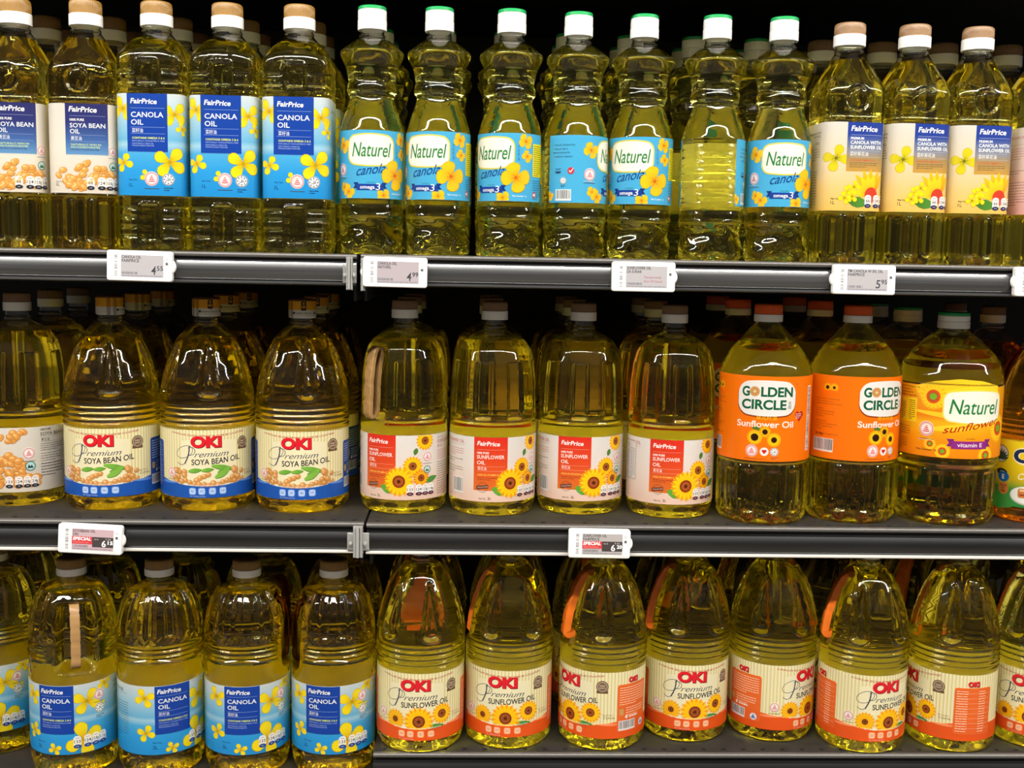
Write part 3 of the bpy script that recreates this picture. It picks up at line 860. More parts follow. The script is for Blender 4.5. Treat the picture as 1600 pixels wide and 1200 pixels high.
def sheet_can2():
    s = Sheet(); canola_bg(s, 173, 86)
    s.clip = (-173, .3, 173, 85.6)
    s.flower4(-33, 71, 12.5, .4); s.flower4(-32, 27, 11, 1.2); s.flower4(37, 64, 17, 1.0); s.flower4(60, 81, 10, .5); s.flower4(55, 56, 6, .7)
    s.up(3)
    s.rect(-21, 26, 22, 86, '#123f9c'); zig(s, -21, 22, 26, '#123f9c'); s.up(2)
    W = '#f4f4f2'
    fp_logo(s, -18, 76.5, 28)
    for v in (72.8, 54, 47.6): s.rect(-17.5, v, 19, v+.35, '#8fa8dc')
    s.text('CANOLA', -17, 64.5, 5.2, W, w=35, bold=.014); s.text('OIL', -17, 57, 5.2, W, w=13.5, bold=.014)
    s.text('菜籽油', -16.5, 49, 3.4, W, w=12, bold=0)
    s.text('CONTAINS OMEGA 3 & 6', -16.5, 42, 2.2, '#dce878', w=35, bold=.025)
    for v, t, w in ((39, 'NATURALLY CHOLESTEROL FREE', 35), (36, 'NATURALLY HIGH IN', 22), (33.6, 'MONOUNSATURATES', 23)): s.text(t, -16.5, v, 1.5, '#a8bce8', w=w)
    s.up(2); s.flower4(33, 17, 22, 1.9); s.flower4(-1, 7, 8, .4); s.clip = None
    s.up(4); s.hcs(52, 69, 6.6); s.halal(52.5, 52, 6.4)
    for x, t, t2 in ((25, '133', 'kcal'), (37, '124', '6%'), (46.5, '13.8g', '20%'), (56, '1.1g', '5%')): s.pill(x, 7, 8.8, 15.5, t, '#1b3f8c', t2)
    s.text('Net Vol.:', -24, 14.5, 2.1, '#123a6a', w=11); s.text('2L', -24, 7.5, 4.2, '#123a6a')
    c = '#22445c'
    for x in (76, -92): s.text('CANOLA OIL', x, 76, 3.6, c, w=28, bold=.014); s.rect(x, 73.6, x+34, 73.9, c); s.text('菜籽油', x, 69, 3.2, c, w=11)
    s.para(76, 112, 62, 18, 3.1, c, seed=101); s.para(-92, -56, 62, 14, 3.2, c, seed=102)
    s.barcode(120, 8, 140, 24)
    return s

# ------------------------------------------------------------------ bottle bodies
M = {}
M['pet'] = glass('clear_bottle_plastic', (1, 1, 1), 1.47, thin=0.03)
M['oil_pale'] = oil_mat('pale_canola_oil', (.985, .935, .04), 20)
M['oil_gold'] = oil_mat('golden_soya_oil', (.98, .915, .04), 29)
M['oil_amber'] = oil_mat('amber_corn_oil', (.97, .78, .02), 36)
M['label'] = print_mat('printed_label_film')
M['cap_tan'] = mat('tan_cap_plastic', '#876848', .35)
M['cap_white'] = mat('white_cap_plastic', '#e9e6e2', .35)
M['cap_green'] = mat('green_lid_plastic', '#1d9a52', .35)
M['cap_orange'] = mat('orange_cap_plastic', '#e05c10', .35)
M['cap_brown'] = mat('dark_brown_cap_plastic', '#7a4f2c', .4)
M['cap_gold'] = mat('golden_tan_cap_plastic', '#8c6830', .35)
M['handle_tan'] = mat('tan_grip_plastic', '#926f44', .4)
M['handle_orange'] = mat('orange_grip_plastic', '#d8691c', .35)
M['handle_amber'] = glass('brown_clear_grip_plastic', (.62, .36, .2), 1.2, .15)

def resample(prof, step=1.5, sig=1.3):
    P = [np.array(prof[0], float)]
    for a, b in zip(prof, prof[1:]):
        a = np.array(a, float); b = np.array(b, float); n = max(1, int(np.ceil(np.linalg.norm(b-a)/step)))
        for k in range(1, n+1): P.append(a+(b-a)*k/n)
    P = np.array(P); n = len(P)
    w = np.exp(-.5*(np.arange(-3, 4)/sig)**2); w /= w.sum()
    Q = np.pad(P, ((3, 3), (0, 0)), mode='edge')
    S = sum(w[i]*Q[i:i+n] for i in range(7)); S[0] = P[0]; S[-1] = P[-1]
    return S

def sstep(a, b, x): 
    t = np.clip((x-a)/(b-a), 0, 1); return t*t*(3-2*t)
def win(z, a, b, e=3): return sstep(a-e/2, a+e/2, z)*(1-sstep(b-e/2, b+e/2, z))
def ridge(d, w): return np.exp(-(d/w)**2)
def rr_sdf(x, z, cx, cz, hw, hh, r):
    qx = np.abs(x-cx)-(hw-r); qz = np.abs(z-cz)-(hh-r)
    return np.sqrt(np.maximum(qx, 0)**2+np.maximum(qz, 0)**2)+np.minimum(np.maximum(qx, qz), 0)-r

class Shape:
    """profile is a list of (radius mm, z mm) from the foot to the neck rim; sq(z) the squareness; emb(theta, z, r) the relief"""
    def __init__(s, prof, fill, sq=None, emb=None, label=None, seg=176, step=1.3):
        s.P = resample(prof, step); s.fill = fill; s.sq = sq or (lambda z: 2.0+0*z); s.emb = emb or (lambda t, z, r: 0*t); s.label = label; s.seg = seg
    def ring(s, th, z, r, off=0.0):
        n = s.sq(z); c = np.abs(np.cos(th)); q = np.abs(np.sin(th))
        R = r*(c**n+q**n+1e-9)**(-1/n)
        return R+s.emb(th, z+0*th, r)-off
    def surface(s, P, off=0.0, emboss=True, seg=None):
        seg = seg or s.seg; th = np.arange(seg)*2*np.pi/seg; V = []
        for r, z in P:
            if r < 1.0: R = np.full(seg, max(r, .05))
            else:
                R = s.ring(th, z, r, off) if emboss else r*np.ones(seg)-off
            V.append(np.stack([R*np.sin(th), -R*np.cos(th), np.full(seg, z)], 1))
        return V
    def _mesh(s, name, rings, material):
        seg = len(rings[0]); n = len(rings); V = np.concatenate(rings)*.001
        F = []
        for j in range(n-1):
            for k in range(seg):
                a = j*seg+k; b = j*seg+(k+1) % seg; F.append((a, b, b+seg, a+seg))
        V = list(map(tuple, V)); V += [tuple(np.mean(rings[0], 0)*.001), tuple(np.mean(rings[-1], 0)*.001)]
        c0 = n*seg
        for k in range(seg):
            F.append((c0, (k+1) % seg, k)); F.append((c0+1, (n-1)*seg+k, (n-1)*seg+(k+1) % seg))
        return mesh_from(name, V, F, material, True, 60)
    def body_mesh(s, name='body'):
        zf = s.fill; W = 1.1
        outer = s.surface(s.P)
        inner = [p for p in s.P if p[1] > zf+.5][::-1]
        rin = float(np.interp(zf, s.P[:, 1], s.P[:, 0]))
        inn = s.surface([(p[0], p[1]) for p in inner[0:1]], W)+s.surface(inner[1:], W)+s.surface([(rin, zf)], W)
        th = np.arange(s.seg)*2*np.pi/s.seg; last = inn[-1]
        mid = [last*np.array([k, k, 1.0]) for k in (.66, .33)]
        return s._mesh(name, outer+inn+mid, M['pet'])
    def oil_mesh(s, material, name='oil'):
        zf = s.fill-.35; P = [(r, z+(1.7 if r < s.P[:, 0].max()*.8 else 1.6*(1-min(1, z/8.0)))) for r, z in s.P[::2] if z < zf-.3]
        rin = float(np.interp(zf, s.P[:, 1], s.P[:, 0]))
        P.append((rin, zf))
        R = s.surface(P, 1.7, seg=96); last = R[-1]
        R += [last*np.array([k, k, 1.0]) for k in (.5,)]
        return s._mesh(name, R, material)
    def label_pos(s):
        z0, z1, r = s.label
        th = np.linspace(0, np.pi, 721); zc = (z0+z1)/2
        n = s.sq(zc); R = r*(np.abs(np.cos(th))**n+np.abs(np.sin(th))**n+1e-9)**(-1/n)
        X = R*np.sin(th); Y = -R*np.cos(th)
        S = np.concatenate([[0], np.cumsum(np.hypot(np.diff(X), np.diff(Y)))])
        dX = np.gradient(X); dY = np.gradient(Y); L = np.hypot(dX, dY); NX = dY/L; NY = -dX/L
        tot = S[-1]
        def pos(u, v):
            sg = 1; 
            u_ = (u+tot) % (2*tot)-tot
            if abs(u-tot) < 1e-3: u_ = tot
            if u_ < 0: sg = -1
            a = abs(u_)
            x = np.interp(a, S, X); y = np.interp(a, S, Y); nx = np.interp(a, S, NX); ny = np.interp(a, S, NY)
            return (sg*x, y, z0+v), (sg*nx, ny, 0)
        return pos, tot

def arc_c(x, z, cx, cz, R, w, amp):
    d = np.hypot(x-cx, z-cz)-R; a = np.arctan2(z-cz, x-cx)
    return amp*ridge(d, w)*(1-ridge(np.abs(a-0.55), .55))

def sq_s(r, th):  # distance along a face of a square-ish bottle, per quarter
    t = (th+np.pi/4) % (np.pi/2)-np.pi/4
    return r*np.tan(np.clip(t, -.78, .78))
BASE = lambda r, c=6: [(0, 10), (r*.35, 8.5), (r*.65, 4.5), (r-c-2, .6), (r-c, 0), (r-c*.5, .6), (r-1, c*.55), (r, c*1.3)]
def neck(r, z0, z1): return [(r, z0), (r, z0+1.5), (r+1.2, z0+2), (r+1.2, z0+3.2), (r-.8, z0+3.6), (r-.8, z1)]

FOOT = lambda t, z: .9*np.exp(-((z-8)/5)**2)*np.cos(12*t)*(z > .5)
def emb_A(t, z, r):
    x = sq_s(39, t)
    e = arc_c(x, z, 0, 193, 13, 1.6, -3.0)
    for cx in (-12, 12): e = e-2.0*ridge(rr_sdf(x, z, cx, 35, 5, 24, 4.9), 1.8)
    return e-1.2*ridge(z-173, 2)-.9*win(z, 63, 170, 2)
def emb_B(t, z, r):
    x = sq_s(43, t)
    e = 1.8*ridge(rr_sdf(x, z, 0, 202, 12, 14, 3), 1.7)+1.8*ridge(rr_sdf(x, z, 0, 32, 12, 22, 4), 1.7)
    for c in (192, 203): e = e-1.8*ridge(z-c, 1.5)*sstep(15, 18, np.abs(x))
    for c in (16, 27, 38, 48): e = e-1.8*ridge(z-c, 1.5)*sstep(15, 18, np.abs(x))
    return e-.9*win(z, 61, 180, 2)
def emb_N(t, z, r):
    e = -.6*win(z, 62, 142, 2)+.45*win(z, 66, 138)*np.cos(z*2*np.pi/9.5)
    q = (t-.35) % (np.pi/2)-np.pi/4
    e = e-4.2*ridge((z-32)/9, 1)*ridge(q/.42, 1)-1.8*ridge((z-12)/5, 1)*np.cos(4*t)+1.2*ridge(z-46, 2.2)+.8*win(z, 6, 40)*np.cos(8*t+z*.12)
    return e
def dent(t, z, z0, z1, half, depth): 
    tt = (t+np.pi) % (2*np.pi)-np.pi
    return -depth*(1-sstep(half*.72, half, np.abs(tt)))*win(z, z0, z1, 14)
def flutes(t, z, n, z0, z1, depth, frac=.33):
    c = np.cos(n*t); return -depth*sstep(-.15, .45, c)*win(z, z0, z1, 5)
def emb_D(t, z, r):   # grip at the back: theta = pi
    b = sstep(.75, .95, np.abs(((t) % (2*np.pi))-np.pi))
    e = flutes(t, z, 8, 121, 190, 3.6)*b + dent(t-np.pi, z, 118, 205, .62, 17)
    return e-1.3*ridge(z-117, 1.6)-.5*win(z, 18, 100, 2)+FOOT(t, z)
def loop_E(t, z, k0):
    q = ((t-k0+np.pi/6) % (np.pi/3))-np.pi/6; x = q*52; h = np.clip((205-z)/58, 0, 1); w = 3.5+8*h**.8
    d = rr_sdf(x, z, 0, 174, w, 33, np.minimum(w, 9))
    return d
def emb_E(t, z, r, grip=False):
    d = loop_E(t, z, 0.25)
    e = 1.8*ridge(d-.6, 1.5)-3.2*(1-sstep(-4.2, -1.2, d))+1.8*(1-sstep(-9, -6, d))
    if grip:
        b = sstep(.75, .95, np.abs((t % (2*np.pi))-np.pi)); e = e*b+dent(t-np.pi, z, 132, 212, .60, 19)
    rib = win(z, 106, 134, 2)*(.9*np.cos((z-106)*2*np.pi/7))
    if grip: rib = rib*sstep(.5, .6, np.abs((t % (2*np.pi))-np.pi))
    return e+rib-.5*win(z, 17, 102, 2)+FOOT(t, z)
def emb_F(t, z, r):
    return -1.6*ridge(z-74, 1.8)+flutes(t, z, 12, 16, 66, 2.6)+.5*win(z, 4, 74)*np.cos(24*t)+1.5*ridge(z-9,3)*np.cos(12*t)-.6*win(z, 79, 181, 2)-2.0*ridge(np.abs((t % (2*np.pi))-np.pi), .35)*win(z, 186, 215, 10)
def emb_G(t, z, r):
    return 1.2*ridge(z-77, 2)-1.2*ridge(z-71, 1.6)+flutes(t, z, 11, 14, 66, 3.0)+1.5*ridge(z-9,3)*np.cos(11*t)-.6*win(z, 84, 173, 2)
def tri(x): return np.abs((x % 1)-.5)*2
def emb_H(t, z, r):
    b = sstep(.62, .78, np.abs((t % (2*np.pi))-np.pi))
    e = flutes(t, z, 13, 176, 226, 3.0)*b+dent(t-np.pi, z, 136, 212, .52, 19)
    e = e+b*1.1*win(z, 146, 166, 2)*np.cos((z-146)*2*np.pi/5.6)
    zz = 122+18*tri(t*9/np.pi); e = e+.5*ridge((z-zz)*.6, 1.2)*win(z, 121, 143, 2)
    zz = 168+8*tri(t*11/np.pi); e = e-1.0*ridge((z-zz)*.7, 1.2)*win(z, 167, 179, 2)*b
    zz = 6+22*tri(t*10/np.pi); e = e+1.0*ridge((z-zz)*.6, 1.6)*win(z, 4, 29, 2)-.8*win(z, 4, 30, 3)
    return e-.6*win(z, 30, 118, 2)-.4*win(z, 140, 170, 3)

sqA = lambda z: 2.0+2.6*(1-sstep(206, 252, z)); sqB = lambda z: 2.0+3.6*(1-sstep(212, 250, z))
SHAPES = {}
SHAPES['soya1'] = Shape(BASE(38.2, 5)+[(38.2, 60), (38.8, 64), (38.8, 166), (38.2, 172), (38.2, 205), (36, 212), (31, 224), (21, 244), (17.5, 249)]+neck(16.5, 250, 262), 241, sqA, emb_A, (64, 165, 38.3))
SHAPES['premium1'] = Shape(BASE(38.2, 5)+[(38.2, 60), (38.8, 64), (38.8, 166), (38.2, 172), (38.2, 202), (36, 209), (30, 222), (20, 243), (17.5, 248)]+neck(16.5, 249, 262), 240, sqA, emb_A, (62, 165, 38.3))
SHAPES['canola1'] = Shape(BASE(39.6, 5)+[(39.6, 60), (40.2, 64), (40.2, 178), (39.6, 184), (39.6, 220), (38, 226), (30, 238), (20, 248), (17.5, 251)]+neck(16.5, 252, 264), 243, sqB, emb_B, (63, 178, 39.7))
SHAPES['naturel1'] = Shape(BASE(37.4, 6)+[(37.9, 20), (37.9, 50), (38.2, 54), (36.8, 60), (38.2, 63), (38.2, 139), (37.8, 144), (34.4, 157), (27.5, 176), (25.6, 182), (26, 185), (29.5, 190), (29.7, 195), (27.5, 201), (28.2, 206), (30.5, 218), (37.4, 232), (37.2, 236), (30, 242), (21, 249), (16, 251)]+neck(14.8, 252, 266), 246, None, emb_N, (65, 143, 38.0))
SHAPES['sunflower2'] = Shape(BASE(52, 6)+[(54.5, 14), (54.8, 98), (54.3, 112), (54.3, 122), (53, 165), (50, 190), (46, 204), (39, 214), (28, 222), (19, 226), (15.8, 228)]+neck(15, 229, 245), 216, None, emb_D, (19, 99, 54.4))
okiP = lambda k: [(0, 10), (20*k, 8.5), (34*k, 4.5), (46*k, .6), (49*k, 0), (54*k, 1.5), (57*k, 7), (58.6*k, 15), (58.6*k, 135), (57.6*k, 145), (54.5*k, 163), (49*k, 182), (43*k, 198), (34*k, 214), (24, 224), (17, 229)]+neck(15, 230, 246)
SHAPES['okisoya2'] = Shape(okiP(.985), 212, None, emb_E, (19, 103, 57.3))
SHAPES['okisun2'] = Shape(okiP(.93), 226, None, lambda t, z, r: emb_E(t, z, r, True), (18, 101, 54.1))
SHAPES['golden2'] = Shape(BASE(53.5, 6)+[(55.3, 14), (55.6, 72), (56.6, 79), (56.6, 180), (55.6, 187), (53.4, 194), (49.8, 201), (44.5, 209), (37, 218), (27, 230), (18, 240), (16, 243)]+neck(15.4, 244, 252), 221, None, emb_F, (79, 182, 56.2))
SHAPES['natsun2'] = Shape(BASE(59, 7)+[(60.5, 14), (60.8, 70), (62.3, 78), (63, 86), (63, 176), (61.5, 186), (56, 201), (46, 214), (34, 225), (22, 234), (18.5, 237)]+neck(17.2, 238, 248), 216, None, emb_G, (85, 172, 62.6))
SHAPES['corn2'] = Shape(BASE(53, 6)+[(56, 14), (56.6, 20), (56.6, 135), (55, 150), (52, 170), (44, 195), (34, 212), (22, 226), (16, 231)]+neck(15, 232, 246), 214, None, lambda t, z, r: emb_E(t, z, r, True), (20, 104, 56.2))
SHAPES['canola2'] = Shape(BASE(50, 6)+[(51.5, 14), (52.0, 30), (52.3, 118), (51.6, 140), (51.8, 150), (51.8, 168), (51.5, 186), (48, 202), (43, 216), (36, 226), (22, 232), (17, 234)]+neck(15, 235, 246), 226, None, emb_H, (31, 117, 51.9))

def cap_tan(mesh_mat, r, z0, zc, z1, white=None, n=60):
    """collar z0..zc and ribbed lid zc..z1"""
    col = MB().lathe([(r*.9, z0), (r-.2, z0), (r, z0+.8), (r, zc-.3), (r-.5, zc)], 64)
    rib = lambda rr, z, a: rr+(0.35*cos(n*a) if zc+1 < z < z1-2.2 else 0)
    lid = MB().lathe([(r*.9, zc), (r-.9, zc), (r-.9, zc+1.2), (r-.9, (zc+z1)/2), (r-1.0, z1-2.4), (r-1.4, z1-1.2), (r-2.6, z1-.3), (r-4.5, z1), (2, z1)], 180, rfun=rib)
    for b in (col, lid): b.v = [(x*.001, y*.001, z*.001) for x, y, z in b.v]
    return col.build('cap_collar', white or M['cap_white'], True), lid.build('cap_lid', mesh_mat, True, 50)

CAPS = {}
CAPS['soya1'] = cap_tan(M['cap_gold'], 18.8, 257, 270, 286)
CAPS['premium1'] = cap_tan(M['cap_tan'], 18.8, 257, 270, 284)
CAPS['canola1'] = cap_tan(M['cap_gold'], 18.5, 259, 272, 287)
CAPS['sunflower2'] = cap_tan(M['cap_tan'], 16.6, 240, 251, 263)
CAPS['soya2'] = CAPS['sunflower2']
CAPS['canola2'] = cap_tan(M['cap_gold'], 17.6, 241, 250, 262)
CAPS['corn2'] = CAPS['sunflower2']
CAPS['golden2'] = cap_tan(M['cap_orange'], 17.6, 245, 254, 267)
def cap_green(r, z0, z1):
    a = MB().lathe([(r*.9, z0), (r-.2, z0), (r, z0+.8), (r, z0+(z1-z0)*.42), (r-.7, z0+(z1-z0)*.45), (r-.2, z0+(z1-z0)*.5), (r-.3, z1-4.6), (r-.8, z1-4.2)], 64)
    b = MB().lathe([(r-.9, z1-4.3), (r-.4, z1-3.9), (r-.4, z1-1.2), (r-1.2, z1-.2), (r-2.4, z1), (2, z1)], 64)
    for q in (a, b): q.v = [(x*.001, y*.001, z*.001) for x, y, z in q.v]
    return a.build('cap_collar', M['cap_white'], True), b.build('cap_lid', M['cap_green'], True)
CAPS['naturel1'] = cap_green(17.0, 261, 288)
CAPS['natsun2'] = cap_green(19.3, 240, 260)

def sleeve_sheet(orange='#fbb220', tail='#e8e4dc', pos=None):
    s = Sheet(); r = 16.9; h = 3.14159*r
    s.rect(-h, 0, h, 9, '#e6e2da'); s.rect(-h, 9, h, 20, orange); s.up()
    for x in (-26, -18.5):
        for k in range(30):
            v = -9+k; 
            if v < 19.4: s.poly([(x, v), (x+4.5, v+.9), (x+4.5, v+1.35), (x, v+.45)], '#2c2824')
    s.rrect(-3.2, 8.5, 3.2, 19.6, 1.4, '#2c2824'); s.up(); s.ell(0, 13, 2.2, 1.8, orange, 12); s.ell(0, 17, 1.2, 1.2, orange, 10); s.up(); s.ell(0, 13.4, .9, .9, '#2c2824', 8); s.L -= 2
    s.rect(-14, 4, -11.4, 6.6, '#2c2824'); s.text('Premium Tasty Oil', -10.4, 4.4, 2.0, '#3a342c', w=20, bold=.01)
    s.rect(14, 4, 16.6, 6.6, '#2c2824'); s.text('Premium Tasty Oil', 17.6, 4.4, 2.0, '#3a342c', w=20, bold=.01)
    return s
def cyl_pos(r, z0):
    def pos(u, v):
        a = u/r; return (r*sin(a), -r*cos(a), z0+v), (sin(a), -cos(a), 0)
    return pos
s_ = sleeve_sheet(); CAPS['oki_sleeve'] = s_.build('cap_sleeve', cyl_pos(16.9, 239), M['label'])
CAPS['okisoya2'] = cap_tan(M['cap_brown'], 16.6, 238, 250, 262)
s_ = sleeve_sheet('#ffba30'); CAPS['oki_sleeve_sun'] = s_.build('cap_sleeve', cyl_pos(16.9, 239), M['label'])
CAPS['okisun2'] = cap_tan(M['cap_gold'], 16.6, 238, 250, 262)

def handle_mesh(shape, z0, z1, halfw, thick, mats, inner, name='handle', closed=False):
    """strap following the bottle outline over the grip recess (at theta = pi), returning inwards at both ends"""
    P = SHAPES[shape].P; zs = np.linspace(z0, z1, 25); V = []; F = []
    rA, rB = float(np.interp(zs[0], P[:, 1], P[:, 0])), float(np.interp(zs[-1], P[:, 1], P[:, 0]))
    path = [(rA-inner, zs[0]-3), (rA-inner*.6, zs[0]-3), (rA-inner*.3, zs[0]-1.5)]
    for z in zs[1:-1]: path.append((float(np.interp(z, P[:, 1], P[:, 0]))-1.2, z))
    path += [(rB-inner*.3, zs[-1]+1.5), (rB-inner*.6, zs[-1]+3), (rB-inner, zs[-1]+3)]
    if closed:
        path = path[2:-2]; m_ = [(float(np.interp(z, P[:, 1], P[:, 0]))-inner, z) for z in np.linspace(z1-9, z0+9, 18)]
        path = path+[(path[-1][0]-inner*.45, z1+.5)]+m_+[(path[0][0]-inner*.45, z0-.5)]
    n = len(path)
    for i, (r, z) in enumerate(path):
        a = path[i-1] if closed else path[max(0, i-1)]; b = path[(i+1) % n] if closed else path[min(n-1, i+1)]; dr, dz = b[0]-a[0], b[1]-a[1]; l = sqrt(dr*dr+dz*dz); nr, nz = dz/l, -dr/l
        g = 0.0 if (i in (0, n-1)) or i % 6 else .7
        for (w, t) in ((-halfw+g, 0), (-halfw+.8+g, .8-g), (halfw-.8-g, .8-g), (halfw-g, 0), (halfw-g, -thick), (-halfw+g, -thick)):
            V.append((w*.001, (r+nr*t)*.001, (z+nz*t)*.001))
    for i in range(n if closed else n-1):
        for k in range(6):
            a = i*6+k; b = i*6+(k+1) % 6; q = (i+1) % n*6
            F.append((a, q+k, q+(k+1) % 6, b))
    if not closed: F.append(tuple(range(6))); F.append(tuple(range((n-1)*6, n*6))[::-1])
    me = mesh_from(name, V, F, mats, True, 40); fixn(me); return me

def fixn(me):
    import bmesh
    bm = bmesh.new(); bm.from_mesh(me); bmesh.ops.recalc_face_normals(bm, faces=bm.faces); bm.to_mesh(me); bm.free()
_b = MB.build
def _build(s, *a, **k):
    me = _b(s, *a, **k); fixn(me); return me
MB.build = _build

HANDLE = {'sunflower2': handle_mesh('sunflower2', 118, 204, 8.5, 4, M['handle_tan'], 15, closed=True),
          'okisun2': handle_mesh('okisun2', 134, 214, 8, 8, M['handle_orange'], 17),
          'corn2': handle_mesh('corn2', 136, 210, 7, 7, M['handle_amber'], 17),
          'canola2': handle_mesh('canola2', 138, 210, 5.6, 5, M['handle_tan'], 17),
          'canola2_brown': handle_mesh('canola2', 138, 210, 5.6, 5, M['handle_amber'], 17)}
HANDLE['okisun2_back'] = HANDLE['okisun2']

# kind: (shape, oil, artwork, cap)
def art(shape, sheet, name='label'):
    pos, tot = SHAPES[shape].label_pos()
    sheet.clip = None
    for i, (P, C, L) in enumerate(sheet.polys):
        if max(p[0] for p in P) > tot+.01 or min(p[0] for p in P) < -tot-.01:
            P, C = clip_box(P, C, (-tot, -1e3, tot, 1e3)); sheet.polys[i] = (P, C, L)
    sheet.polys = [q for q in sheet.polys if len(q[0]) > 2]
    return sheet.build(name, pos, M['label'])
ART = {
 'soya1': art('soya1', sheet_soya1()), 'canola1': art('canola1', sheet_canola1()), 'naturel1': art('naturel1', sheet_naturel()),
 'premium1': art('premium1', sheet_premium()), 'pink1': art('premium1', sheet_pink1()), 'soya2': art('sunflower2', sheet_soya2()),
 'okisoya2': art('okisoya2', sheet_oki('soya', 57.3)), 'okisun_a': art('okisun2', sheet_oki('sun', 54.1, 0)), 'okisun_b': art('okisun2', sheet_oki('sun', 54.1, 1)),
 'fpsun_a': art('sunflower2', sheet_fpsun(0)), 'fpsun_b': art('sunflower2', sheet_fpsun(1)), 'golden2': art('golden2', sheet_golden()),
 'natsun2': art('natsun2', sheet_natsun()), 'corn2': art('corn2', sheet_corn()), 'canola2': art('canola2', sheet_can2())}
BODY = {k: v.body_mesh() for k, v in SHAPES.items()}
OIL = {}
def oil_for(shape, m_):
    k = (shape, m_)
    if k not in OIL: OIL[k] = SHAPES[shape].oil_mesh(M[m_])
    return OIL[k]

KIND = {  # shape, oil, label art, cap key, handle key, sleeve
 'soya1': ('soya1', 'oil_gold', 'soya1', 'soya1', None, None),
 'canola1': ('canola1', 'oil_pale', 'canola1', 'canola1', None, None),
 'naturel1': ('naturel1', 'oil_pale', 'naturel1', 'naturel1', None, None),
 'premium1': ('premium1', 'oil_pale', 'premium1', 'premium1', None, None),
 'pink1': ('premium1', 'oil_gold', 'pink1', 'premium1', None, None),
 'soya2': ('sunflower2', 'oil_gold', 'soya2', 'sunflower2', 'sunflower2', None),
 'okisoya2': ('okisoya2', 'oil_gold', 'okisoya2', 'okisoya2', None, 'oki_sleeve'),
 'fpsun_a': ('sunflower2', 'oil_pale', 'fpsun_a', 'sunflower2', 'sunflower2', None),
 'fpsun_b': ('sunflower2', 'oil_pale', 'fpsun_b', 'sunflower2', 'sunflower2', None),
 'golden2': ('golden2', 'oil_pale', 'golden2', 'golden2', None, None),
 'natsun2': ('natsun2', 'oil_pale', 'natsun2', 'natsun2', None, None),
 'corn2': ('corn2', 'oil_amber', 'corn2', 'corn2', 'corn2', None),
 'canola2': ('canola2', 'oil_gold', 'canola2', 'canola2', 'canola2', None),
 'canola2_b': ('canola2', 'oil_gold', 'canola2', 'canola2', 'canola2_brown', None),
 'okisun_a': ('okisun2', 'oil_pale', 'okisun_a', 'okisun2', 'okisun2', 'oki_sleeve_sun'),
 'okisun_b': ('okisun2', 'oil_pale', 'okisun_b', 'okisun2', 'okisun2', 'oki_sleeve_sun')}

def bottle(kind, X, Y, Z, label, group, beta=0.0, grip=pi, view=True, cap_rot=0.0, tilt=None):
    """beta: how far the label's front is turned from the shopper's line of sight; grip: where the handle sits, same frame"""
    sh, oil, art_, cap, hd, sl = KIND[kind]
    t = thing('oil_bottle', label, 'bottle', (X, Y, Z), 0, group)
    if tilt: t.rotation_euler = tilt
    face = math.atan2(-X, CAM_D+Y) if view else 0.0
    g = grip+face-pi if hd else (beta if not view else 0.0)
    if sh in ('soya1', 'premium1', 'canola1'): g = beta
    link('body', BODY[sh], t, rz=g)
    link('oil', oil_for(sh, oil), t, rz=g)
    link('label', ART[art_], t, rz=beta+face)
    c, l = CAPS[cap]
    cp = link('cap', c, t); link('lid', l, cp)
    if sl: link('cap_sleeve', CAPS[sl], cp, rz=cap_rot+face)
    if hd: 
        h = link('handle', HANDLE[hd], t, rz=g)
        if hd.startswith('okisun'): h['label'] = 'orange grip handle'
        elif 'brown' in hd or hd == 'corn2': h['label'] = 'clear brown grip handle'
        else: h['label'] = 'tan plastic grip handle'
    return t

# ------------------------------------------------------------------ the shop: floor, ceiling, shelving
M['floor'] = mat('shop_floor', '#8f887c', .35, noise=.08, nscale=(2, 2, 2))
M['ceiling'] = mat('shop_ceiling', '#3c3a38', .8)
M['steel'] = mat('black_powder_coated_steel', '#23211f', .55, spec=.35, bump=.25, bscale=900, noise=.25, nscale=(40, 40, 40))
M['back'] = mat('black_back_panel', '#121110', .6)
M['rail_dark'] = mat('black_price_rail', '#121111', .35, noise=.3, nscale=(6, 60, 60))
M['rail_grey'] = mat('grey_clear_faced_price_rail', '#343434', .3, noise=.35, nscale=(3, 60, 400), coat=.5)  # same rail as the black one, its reflected sheen put into the colour
M['rail_edge'] = mat('pale_rail_edge_plastic', '#b9b5ae', .25)
M['lip_edge'] = mat('worn_shelf_edge', '#5c5956', .35, metal=.4)  # front lip, paler than the deck and partly metallic
M['hole'] = mat('dark_hole', '#0c0b0b', .9)
M['case'] = mat('white_tag_case', '#d9d7d3', .4)
M['clip'] = mat('clear_clip_plastic', '#c4c2be', .18)
M['clip'].node_tree.nodes['Principled BSDF'].inputs['Transmission Weight'].default_value = .55
M['tagprint'] = print_mat('tag_screen_print', .75, transl=0)

ZT, ZM, ZB, ZBL = 1.3493, 1.0316, 0.7456, 0.712
structure('floor', MB().box(-3.2, -3.4, -.05, 3.2, .62, 0).build('floor', M['floor']))
structure('ceiling', MB().box(-3.2, -3.4, 3.2, 3.2, .62, 3.25).build('ceiling', M['ceiling']))
structure('wall_back', MB().box(-3.2, .56, 0, 3.2, .62, 3.2).build('wall_back', M['back']))

